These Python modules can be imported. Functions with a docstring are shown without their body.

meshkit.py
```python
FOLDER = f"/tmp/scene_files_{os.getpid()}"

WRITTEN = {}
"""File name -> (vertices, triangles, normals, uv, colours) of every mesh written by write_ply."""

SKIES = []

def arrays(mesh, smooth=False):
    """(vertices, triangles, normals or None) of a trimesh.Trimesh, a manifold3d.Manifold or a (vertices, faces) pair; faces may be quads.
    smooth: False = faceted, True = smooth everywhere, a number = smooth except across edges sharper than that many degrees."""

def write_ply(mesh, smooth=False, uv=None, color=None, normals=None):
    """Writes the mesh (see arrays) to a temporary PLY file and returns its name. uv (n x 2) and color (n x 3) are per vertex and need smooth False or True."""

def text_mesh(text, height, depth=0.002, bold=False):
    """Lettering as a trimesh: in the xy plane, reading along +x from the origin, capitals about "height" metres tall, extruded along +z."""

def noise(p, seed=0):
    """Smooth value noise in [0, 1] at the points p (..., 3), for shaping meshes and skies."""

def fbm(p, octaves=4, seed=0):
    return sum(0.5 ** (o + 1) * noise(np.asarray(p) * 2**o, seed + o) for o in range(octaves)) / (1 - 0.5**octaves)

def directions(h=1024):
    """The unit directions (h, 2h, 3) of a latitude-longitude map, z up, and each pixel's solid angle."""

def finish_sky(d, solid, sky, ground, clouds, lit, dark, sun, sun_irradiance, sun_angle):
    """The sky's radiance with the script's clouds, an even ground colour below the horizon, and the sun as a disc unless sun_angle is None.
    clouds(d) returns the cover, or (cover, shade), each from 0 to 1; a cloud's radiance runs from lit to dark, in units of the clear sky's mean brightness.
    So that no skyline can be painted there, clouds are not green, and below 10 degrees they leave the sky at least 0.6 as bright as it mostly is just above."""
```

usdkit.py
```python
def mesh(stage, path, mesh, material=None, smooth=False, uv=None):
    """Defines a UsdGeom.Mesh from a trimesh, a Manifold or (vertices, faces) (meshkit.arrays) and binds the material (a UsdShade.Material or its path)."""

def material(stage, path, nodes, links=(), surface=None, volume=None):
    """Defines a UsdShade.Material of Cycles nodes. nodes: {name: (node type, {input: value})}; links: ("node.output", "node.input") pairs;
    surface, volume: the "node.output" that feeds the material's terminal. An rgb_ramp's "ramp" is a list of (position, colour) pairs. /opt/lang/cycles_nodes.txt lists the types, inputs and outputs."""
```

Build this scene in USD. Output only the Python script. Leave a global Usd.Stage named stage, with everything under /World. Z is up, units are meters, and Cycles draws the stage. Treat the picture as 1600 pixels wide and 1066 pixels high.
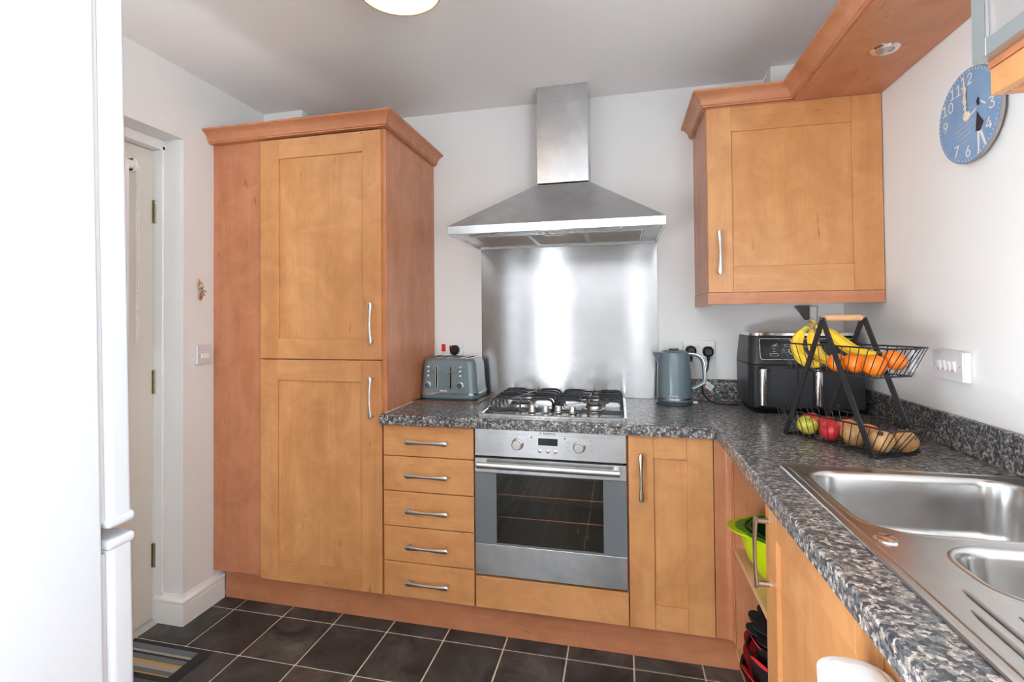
import math, random
import numpy as np, trimesh, usdkit, meshkit
import manifold3d as m3
from shapely.geometry import Polygon, Point, box as sbox
from shapely import affinity
from pxr import Usd, UsdGeom, UsdLux, UsdShade, Gf, Sdf

random.seed(7); np.random.seed(7)
stage = Usd.Stage.CreateInMemory()
UsdGeom.SetStageUpAxis(stage, 'Z'); UsdGeom.SetStageMetersPerUnit(stage, 1.0)
UsdGeom.Xform.Define(stage, '/World'); UsdGeom.Scope.Define(stage, '/World/Looks')

# ------------------------------------------------------------------ camera
CAM = dict(x=.9792, y=-2.5774, z=1.314, yaw=.2373, pitch=.0161, roll=-.0081, f=795.37, px=-23.0, py=-51.1)
_y, _p, _r = CAM['yaw'], CAM['pitch'], CAM['roll']
_fw = np.array([-math.sin(_y)*math.cos(_p), math.cos(_y)*math.cos(_p), math.sin(_p)])
_rt = np.array([math.cos(_y), math.sin(_y), 0]); _up = np.cross(_rt, _fw)
_rt, _up = _rt*math.cos(_r)+_up*math.sin(_r), -_rt*math.sin(_r)+_up*math.cos(_r)
cam = UsdGeom.Camera.Define(stage, '/World/camera')
mm = 36.0/1600
cam.CreateHorizontalApertureAttr(36.0); cam.CreateVerticalApertureAttr(36.0*1066/1600)
cam.CreateFocalLengthAttr(CAM['f']*mm)
cam.CreateHorizontalApertureOffsetAttr(-CAM['px']*mm); cam.CreateVerticalApertureOffsetAttr(CAM['py']*mm)
cam.CreateClippingRangeAttr(Gf.Vec2f(.05, 100))
cam.AddTransformOp().Set(Gf.Matrix4d(*_rt, 0, *_up, 0, *(-_fw), 0, CAM['x'], CAM['y'], CAM['z'], 1))
cam.CreateExposureAttr(1.24)

# ------------------------------------------------------------------ sky, and lights behind the unseen windows
dome = UsdLux.DomeLight.Define(stage, '/World/sky'); dome.CreateIntensityAttr(1.0); dome.CreateColorAttr(Gf.Vec3f(.86, .93, 1.0))
def daylight(name, loc, rot, w, h, power, col=(.92, .965, 1.0)):  # rect light standing in for daylight through glazing out of view
    l = UsdLux.RectLight.Define(stage, '/World/'+name); l.CreateWidthAttr(w); l.CreateHeightAttr(h)
    l.CreateIntensityAttr(power); l.CreateColorAttr(Gf.Vec3f(*col)); l.AddTranslateOp().Set(Gf.Vec3d(*loc)); l.AddRotateXYZOp().Set(Gf.Vec3f(*rot))
NEAR = -5.5  # unseen end of the room, set far back to even out the light
WIN = [(-.25, .09, .10, 2.10), (1.15, 1.31, .40, 2.10)]           # unseen near-wall openings, sited for the splashback streaks: x0, x1, z0, z1
WINR = (-4.6, -3.0, .60, 2.15)                                   # unseen right-wall opening, to light the fridge side: y0, y1, z0, z1
WINL = (-5.0, -3.1, .10, 2.10)                                   # unseen left-wall opening, to light the right wall and unit fronts
DAY = 1.0
for i, (a, b, c, d) in enumerate(WIN):
    daylight('unseen_window_light_%03d' % (i+1), ((a+b)/2, NEAR-.16, (c+d)/2), (90, 0, 0), b-a-.04, d-c-.04, [1.5, 1.4][i]*DAY)  # unseen pair behind the camera, give the streaks in the splashback
daylight('unseen_window_light_003', (2.12, (WINR[0]+WINR[1])/2, (WINR[2]+WINR[3])/2), (115, 0, 90), WINR[1]-WINR[0]-.04, WINR[3]-WINR[2]-.04, 5.6*DAY)  # out of view, placed to light the fridge side; tilted up for the ceiling
daylight('unseen_window_light_004', (-1.17, (WINL[0]+WINL[1])/2, (WINL[2]+WINL[3])/2), (115, 0, -90), WINL[1]-WINL[0]-.04, WINL[3]-WINL[2]-.04, 15.*DAY)  # unseen, strongest of the four; tilted up to brighten the ceiling

# ------------------------------------------------------------------ helpers: names and prims
RESERVED = {}
def numbered(parent, name):
    k = (parent, name); n = RESERVED.get(k, 0); RESERVED[k] = n+1
    return name if n == 0 else '%s_%03d' % (name, n)
def arr(m): return meshkit.arrays(m)[:2]
def cat(*ms):
    vs, fs, n = [], [], 0
    for m in ms:
        v, f, _ = meshkit.arrays(m); vs.append(v); fs.append(f+n); n += len(v)
    return trimesh.Trimesh(np.vstack(vs), np.vstack(fs), process=False)
def setd(p, **k):
    for a, b in k.items():
        if b: p.SetCustomDataByKey(a, b)
class Thing:
    def __init__(self, name, label=None, category=None, loc=(0, 0, 0), group=None, kind=None):
        self.path = '/World/'+numbered('/World', name); self.loc = np.array(loc, float)
        x = UsdGeom.Xform.Define(stage, self.path); x.AddTranslateOp().Set(Gf.Vec3d(*map(float, loc)))
        setd(x.GetPrim(), label=label, category=category, group=group, kind=kind)
    def add(self, name, mesh, mat, parent=None, smooth=30, label=None, kind=None):
        base = parent or self.path
        p = base+'/'+numbered(base, name)
        v, f, _ = meshkit.arrays(mesh)
        m = usdkit.mesh(stage, p, trimesh.Trimesh(v-self.loc, f, process=False), mat, smooth=smooth)
        setd(m.GetPrim(), label=label, kind=kind)
        return p
def single(name, mesh, mat, label, category, smooth=30, group=None, kind=None):
    p = '/World/'+numbered('/World', name); m = usdkit.mesh(stage, p, mesh, mat, smooth=smooth)
    setd(m.GetPrim(), label=label, category=category, group=group, kind=kind); return p
def struct(name, mesh, mat, smooth=30): return single(name, mesh, mat, None, None, smooth, kind='structure')

# ------------------------------------------------------------------ helpers: shapes
def bx(x0, x1, y0, y1, z0, z1, c=0.0):
    """box, with chamfered edges if c"""
    x0, x1 = min(x0, x1), max(x0, x1); y0, y1 = min(y0, y1), max(y0, y1); z0, z1 = min(z0, z1), max(z0, z1)
    if c <= 0:
        b = trimesh.creation.box((x1-x0, y1-y0, z1-z0)); b.apply_translation(((x0+x1)/2, (y0+y1)/2, (z0+z1)/2)); return b
    c = min(c, .45*min(x1-x0, y1-y0, z1-z0)); pts = []
    for X, sx in ((x0, 1), (x1, -1)):
        for Y, sy in ((y0, 1), (y1, -1)):
            for Z, sz in ((z0, 1), (z1, -1)):
                pts += [(X, Y+sy*c, Z+sz*c), (X+sx*c, Y, Z+sz*c), (X+sx*c, Y+sy*c, Z)]
    return trimesh.convex.convex_hull(np.array(pts))
def rbox(x0, x1, y0, y1, z0, z1, r, n=12):
    s = m3.Manifold.sphere(r, n)
    return m3.Manifold.batch_hull([s.translate((X, Y, Z)) for X in (x0+r, x1-r) for Y in (y0+r, y1-r) for Z in (z0+r, z1-r)])
def cyl(a, b, r, n=20, r2=None):
    return tube([a, b], [r, r if r2 is None else r2], n)
def tube(path, r, n=8, flat=None, up=None, closed=False):
    """sweep of a circle (or ellipse r, r*flat across 'up') along a polyline"""
    P = np.asarray(path, float); m = len(P); R = np.broadcast_to(np.asarray(r, float), (m,)) if np.ndim(r) < 2 else None
    T = np.zeros_like(P)
    if closed: T = np.roll(P, -1, 0)-np.roll(P, 1, 0)
    else: T[1:-1] = P[2:]-P[:-2]; T[0] = P[1]-P[0]; T[-1] = P[-1]-P[-2]
    T /= np.linalg.norm(T, axis=1, keepdims=True)+1e-12
    u = np.array(up, float) if up is not None else (np.array([0, 0, 1.]) if abs(T[0, 2]) < .9 else np.array([1., 0, 0]))
    V, F = [], []
    for i in range(m):
        a = u-T[i]*(u@T[i]); a /= np.linalg.norm(a)+1e-12
        if up is None: u = a
        b = np.cross(T[i], a)
        th = np.linspace(0, 2*np.pi, n, endpoint=False)
        ra, rb = (np.asarray(r)[i] if np.ndim(r) == 2 else (R[i]*(flat or 1), R[i]))
        V.append(P[i]+np.outer(np.cos(th)*ra, a)+np.outer(np.sin(th)*rb, b))
    V = np.vstack(V)
    for i in range(m if closed else m-1):
        j = (i+1) % m
        for k in range(n):
            l = (k+1) % n
            F += [(i*n+k, i*n+l, j*n+l), (i*n+k, j*n+l, j*n+k)]
    if not closed:
        V = np.vstack([V, P[0], P[-1]]); c0, c1 = len(V)-2, len(V)-1
        for k in range(n):
            l = (k+1) % n
            F += [(c0, l, k), (c1, (m-1)*n+k, (m-1)*n+l)]
    F = np.array(F)[:, ::-1]
    t = trimesh.Trimesh(V, F, process=False)
    if t.volume < 0: t.invert()
    return t
def lathe(profile, n=40, axis='z', loc=(0, 0, 0), sx=1, sy=1):
    """profile: (radius, height) pairs from bottom to top; a closed solid if it starts and ends at radius 0"""
    pr = np.array(profile, float); th = np.linspace(0, 2*np.pi, n, endpoint=False); V, F = [], []
    for r, h in pr: V.append(np.stack([np.cos(th)*r*sx, np.sin(th)*r*sy, np.full(n, h)], 1))
    V = np.vstack(V)
    for i in range(len(pr)-1):
        for k in range(n):
            l = (k+1) % n; a, b, c, d = i*n+k, i*n+l, (i+1)*n+l, (i+1)*n+k
            if pr[i, 0] > 1e-9: F.append((a, b, c))
            if pr[i+1, 0] > 1e-9: F.append((a, c, d))
    if axis == 'y': V = V[:, [0, 2, 1]]*[1, -1, 1]      # axis along -y (towards the viewer)
    if axis == 'x': V = V[:, [2, 0, 1]]*[-1, 1, 1]      # axis along -x
    t = trimesh.Trimesh(V+np.array(loc), np.array(F), process=False)
    t.merge_vertices()
    if t.volume < 0: t.invert()
    return t
def prism(poly, d, axis='z', at=0.0):
    """extrusion of a 2D polygon; z: xy -> up; y: (x,z) polygon, d towards +y from at; x: (y,z) polygon, d towards +x from at"""
    if not isinstance(poly, Polygon) and not hasattr(poly, 'geoms'): poly = Polygon(poly)
    ms = [trimesh.creation.extrude_polygon(g, d, engine='earcut') for g in getattr(poly, 'geoms', [poly])]
    m = trimesh.util.concatenate(ms); v = m.vertices.copy()
    if axis == 'y': v = np.stack([v[:, 0], v[:, 2]+at, v[:, 1]], 1)
    elif axis == 'x': v = np.stack([v[:, 2]+at, v[:, 0], v[:, 1]], 1)
    else: v = v+[0, 0, at]
    t = trimesh.Trimesh(v, m.faces, process=False)
    if t.volume < 0: t.invert()
    return t
def offset_ring(c, d):
    c = np.array(c, float); a, b = np.roll(c, 1, 0), np.roll(c, -1, 0)
    e1, e2 = c-a, b-c; e1 /= np.linalg.norm(e1, axis=1)[:, None]; e2 /= np.linalg.norm(e2, axis=1)[:, None]
    n1, n2 = np.stack([-e1[:, 1], e1[:, 0]], 1), np.stack([-e2[:, 1], e2[:, 0]], 1)
    s = (n1+n2); return c+s*(d/np.maximum((s*n1).sum(1), .2))[:, None]
def slab(ring, z0, z1, r, holes=(), n=5):
    """flat slab with a rounded top edge; ring is counter-clockwise"""
    rings, zs = [np.array(ring, float)], [z0]
    for k in range(n+1):
        t = math.pi/2*k/n; rings.append(offset_ring(ring, r*(1-math.cos(t)))); zs.append(z1-r+r*math.sin(t))
    return loft(rings, zs, holes)
def loft(rings, zs, holes=()):
    k = len(rings[0]); V = np.vstack([np.column_stack([c, np.full(k, z)]) for c, z in zip(rings, zs)]); F = []
    for i in range(len(rings)-1):
        for j in range(k):
            l = (j+1) % k; F += [(i*k+j, i*k+l, (i+1)*k+l), (i*k+j, (i+1)*k+l, (i+1)*k+j)]
    ms = [trimesh.Trimesh(V, F, process=False)]
    for c, z, flip in ((rings[0], zs[0], True), (rings[-1], zs[-1], False)):
        v2, f2 = trimesh.creation.triangulate_polygon(Polygon(c, [list(h) for h in holes]), engine='earcut')
        t = trimesh.Trimesh(np.column_stack([v2, np.full(len(v2), z)]), f2, process=False)
        if (t.face_normals[:, 2].mean() > 0) == flip: t.invert()
        ms.append(t)
    for h in holes:
        h = np.array(h); kk = len(h); v = np.vstack([np.column_stack([h, np.full(kk, zs[0])]), np.column_stack([h, np.full(kk, zs[-1])])])
        ms.append(trimesh.Trimesh(v, [f for j in range(kk) for f in ((j, kk+(j+1) % kk, (j+1) % kk), (j, kk+j, kk+(j+1) % kk))], process=False))
    return cat(*ms)
def rrect(x0, x1, y0, y1, r, n=6):
    """rounded rectangle ring, counter-clockwise"""
    out = []; r = min(r, .49*(x1-x0), .49*(y1-y0))
    for cx, cy, a in ((x1-r, y0+r, -90), (x1-r, y1-r, 0), (x0+r, y1-r, 90), (x0+r, y0+r, 180)):
        for k in range(n+1):
            t = math.radians(a+90*k/n); out.append((cx+r*math.cos(t), cy+r*math.sin(t)))
    return np.array(out)
def xf(m, M):
    v, f, _ = meshkit.arrays(m); t = trimesh.Trimesh(v@M[:3, :3].T+M[:3, 3], f, process=False)
    if np.linalg.det(M[:3, :3]) < 0: t.invert()
    return t
def rotm(ax, deg, loc=(0, 0, 0)):
    M = trimesh.transformations.rotation_matrix(math.radians(deg), ax); M[:3, 3] = loc; return M
def frame(o, ex, ey, ez):
    M = np.eye(4); M[:3, 0], M[:3, 1], M[:3, 2], M[:3, 3] = ex, ey, ez, o; return M
def text(s, h, o, ex, ey, depth=.0006, bold=False, centre=True):
    m = meshkit.text_mesh(s, h, depth, bold); v = np.array(m.vertices)
    if centre: v[:, 0] -= (v[:, 0].min()+v[:, 0].max())/2
    ex, ey = np.array(ex, float), np.array(ey, float)
    return xf(trimesh.Trimesh(v, m.faces, process=False), frame(o, ex, ey, np.cross(ex, ey)))

# ------------------------------------------------------------------ materials
def lin(*c):
    c = np.array(c, float)/255; return tuple(np.where(c < .04045, c/12.92, ((c+.055)/1.055)**2.4))
def plain(name, col, rough=.5, metallic=0., bump=None, **kw):
    nodes = {'p': ('principled_bsdf', dict(base_color=col, roughness=rough, metallic=metallic, **kw))}; links = []
    if bump:
        sc, st = bump
        nodes |= {'g': ('geometry', {}), 'n': ('noise_texture', dict(scale=sc, detail=3.)), 'b': ('bump', dict(strength=st, distance=.002))}
        links = [('g.position', 'n.vector'), ('n.fac', 'b.height'), ('b.normal', 'p.normal')]
    return usdkit.material(stage, '/World/Looks/'+name, nodes, links, surface='p.BSDF')
def wood(name, c1, c2, axis, rough=.34, dark=(.12, .045, .015), fleck=.5):
    """maple-effect foil: soft cloudy figure, fine grain along the axis, a few dark flecks"""
    s1 = [9., 9., 9.]; s1['xyz'.index(axis)] = 1.6
    s2 = [170., 170., 170.]; s2['xyz'.index(axis)] = 5.
    s3 = [42., 42., 42.]; s3['xyz'.index(axis)] = 9.
    nodes = {'g': ('geometry', {}), 'm1': ('mapping', dict(scale=tuple(s1))), 'm2': ('mapping', dict(scale=tuple(s2))), 'm3': ('mapping', dict(scale=tuple(s3))),
             'n1': ('noise_texture', dict(scale=1., detail=5., roughness=.55, distortion=.7)), 'n2': ('noise_texture', dict(scale=1., detail=3., roughness=.6)),
             'n3': ('noise_texture', dict(scale=1., detail=2.)), 'n4': ('noise_texture', dict(scale=7., detail=4., roughness=.6, distortion=1.)),
             'r1': ('rgb_ramp', dict(ramp=[(.3, c1), (.7, c2)])), 'r2': ('rgb_ramp', dict(ramp=[(.3, (.95, .94, .93)), (.7, (1.03, 1.03, 1.03))])),
             'r4': ('rgb_ramp', dict(ramp=[(.3, (.88, .84, .8)), (.62, (1.05, 1.05, 1.05))])), 'r3': ('rgb_ramp', dict(ramp=[(.70, (0, 0, 0)), (.78, (1, 1, 1))])),
             'x1': ('mix_color', dict(blend_type='multiply', fac=1.)), 'x2': ('mix_color', dict(blend_type='multiply', fac=1.)),
             'k': ('math', dict(math_type='multiply', value2=fleck)), 'x3': ('mix_color', dict(b=dark)),
             'p': ('principled_bsdf', dict(roughness=rough, specular_ior_level=.5))}
    links = [('g.position', 'm1.vector'), ('g.position', 'm2.vector'), ('g.position', 'm3.vector'), ('m1.vector', 'n1.vector'), ('m2.vector', 'n2.vector'),
             ('m3.vector', 'n3.vector'), ('g.position', 'n4.vector'), ('n1.fac', 'r1.fac'), ('n2.fac', 'r2.fac'), ('n4.fac', 'r4.fac'), ('n3.fac', 'r3.fac'),
             ('r1.color', 'x1.a'), ('r2.color', 'x1.b'), ('x1.result', 'x2.a'), ('r4.color', 'x2.b'), ('x2.result', 'x3.a'), ('r3.color', 'k.value1'), ('k.value', 'x3.fac'), ('x3.result', 'p.base_color')]
    return usdkit.material(stage, '/World/Looks/'+name, nodes, links, surface='p.BSDF')
def steel(name, col, rough, aniso, brush, streak=(0, 0, 1), bumpst=.05):
    """brushed steel; brush: axis of the brush lines"""
    sc = [700., 700., 700.]; sc['xyz'.index(brush)] = 6.; t = [0., 0., 0.]; t['xyz'.index('zzx'['xyz'.index(brush)])] = 1.
    nodes = {'g': ('geometry', {}), 'm': ('mapping', dict(scale=tuple(sc))), 'n': ('noise_texture', dict(scale=1., detail=3., roughness=.6)),
             'b': ('bump', dict(strength=bumpst, distance=.0008)), 'n2': ('noise_texture', dict(scale=3.5, detail=4.)),
             'mr': ('map_range', dict(from_min=.3, from_max=.7, to_min=rough*.85, to_max=rough*1.2)),
             'r': ('rgb_ramp', dict(ramp=[(.25, tuple(np.array(col)*.93)), (.75, col)])),
             't': ('combine_xyz', dict(x=t[0], y=t[1], z=t[2])), 'p': ('principled_bsdf', dict(metallic=1., anisotropic=aniso))}
    links = [('g.position', 'm.vector'), ('m.vector', 'n.vector'), ('n.fac', 'b.height'), ('b.normal', 'p.normal'), ('g.position', 'n2.vector'),
             ('n2.fac', 'mr.value'), ('mr.result', 'p.roughness'), ('n.fac', 'r.fac'), ('r.color', 'p.base_color'), ('t.vector', 'p.tangent')]
    return usdkit.material(stage, '/World/Looks/'+name, nodes, links, surface='p.BSDF')
def granite():
    nodes = {'g': ('geometry', {}), 'd': ('noise_texture', dict(scale=130., detail=4., roughness=.65)), 'dv': ('mix_vector', dict(fac=.016)),
             'v': ('voronoi_texture', dict(scale=150., feature='f1')), 's': ('separate_color', {}),
             'v2': ('voronoi_texture', dict(scale=330., feature='f1')), 's2': ('separate_color', {}),
             'n': ('noise_texture', dict(scale=55., detail=4., roughness=.65)), 'a': ('math', dict(math_type='multiply', value2=.75)), 'sm': ('math', dict(math_type='add')),
             'r': ('rgb_ramp', dict(ramp=[(0, lin(48, 51, 55)), (.42, lin(62, 66, 72)), (.58, lin(92, 97, 103)), (.74, lin(120, 117, 113)), (.9, lin(164, 154, 144)), (1., lin(182, 177, 172))])),
             'r2': ('rgb_ramp', dict(ramp=[(0, (.6, .6, .62)), (.5, (1., 1., 1.)), (1., (1.35, 1.3, 1.25))])),
             'x': ('mix_color', dict(blend_type='multiply', fac=1.)), 'p': ('principled_bsdf', dict(roughness=.27, specular_ior_level=.5))}
    links = [('g.position', 'd.vector'), ('g.position', 'dv.a'), ('d.color', 'dv.b'), ('dv.result', 'v.vector'), ('dv.result', 'v2.vector'), ('v.color', 's.color'), ('v2.color', 's2.color'),
             ('g.position', 'n.vector'), ('s.r', 'a.value1'), ('a.value', 'sm.value1'), ('n.fac', 'sm.value2'), ('sm.value', 'mr.value'), ('mr.result', 'r.fac'), ('s2.g', 'r2.fac'), ('r.color', 'x.a'), ('r2.color', 'x.b'), ('x.result', 'p.base_color')]
    nodes['mr'] = ('map_range', dict(from_min=.25, from_max=1.25, to_min=0., to_max=1., clamp=True))
    return usdkit.material(stage, '/World/Looks/speckled_laminate', nodes, links, surface='p.BSDF')
def slate(name, c1, c2, off):
    nodes = {'g': ('geometry', {}), 'm': ('mapping', dict(location=off)), 'n': ('noise_texture', dict(scale=6., detail=7., roughness=.65, distortion=1.2)),
             'n2': ('noise_texture', dict(scale=2.2, detail=3.)), 'r': ('rgb_ramp', dict(ramp=[(.34, c1), (.56, tuple(np.array(c1)*.5+np.array(c2)*.5)), (.74, c2)])),
             'r2': ('rgb_ramp', dict(ramp=[(.3, (.8, .8, .8)), (.7, (1.2, 1.2, 1.2))])), 'x': ('mix_color', dict(blend_type='multiply', fac=1.)),
             'b': ('bump', dict(strength=.25, distance=.003)), 'p': ('principled_bsdf', dict(roughness=.42))}
    links = [('g.position', 'm.vector'), ('m.vector', 'n.vector'), ('m.vector', 'n2.vector'), ('n.fac', 'r.fac'), ('n2.fac', 'r2.fac'), ('r.color', 'x.a'), ('r2.color', 'x.b'), ('x.result', 'p.base_color'), ('n.fac', 'b.height'), ('b.normal', 'p.normal')]
    return usdkit.material(stage, '/World/Looks/'+name, nodes, links, surface='p.BSDF')
def spotted(name, ramp, scale, rough=.4, stretch=(1, 1, 1), detail=4., bump=0., **kw):
    nodes = {'g': ('geometry', {}), 'm': ('mapping', dict(scale=stretch)), 'n': ('noise_texture', dict(scale=scale, detail=detail, roughness=.6)), 'r': ('rgb_ramp', dict(ramp=ramp)),
             'b': ('bump', dict(strength=bump, distance=.002)), 'p': ('principled_bsdf', dict(roughness=rough, **kw))}
    links = [('g.position', 'm.vector'), ('m.vector', 'n.vector'), ('n.fac', 'r.fac'), ('r.color', 'p.base_color')]
    if bump: links += [('n.fac', 'b.height'), ('b.normal', 'p.normal')]
    return usdkit.material(stage, '/World/Looks/'+name, nodes, links, surface='p.BSDF')
def pane(name, tint=(1, 1, 1), gl=.05):
    nodes = {'f': ('fresnel', dict(IOR=1.5)), 't': ('transparent_bsdf', dict(color=tint)), 'g': ('glossy_bsdf', dict(color=(1, 1, 1), roughness=gl)), 'm': ('mix_closure', {})}
    return usdkit.material(stage, '/World/Looks/'+name, nodes, [('f.fac', 'm.fac'), ('t.BSDF', 'm.closure1'), ('g.BSDF', 'm.closure2')], surface='m.closure')

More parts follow.
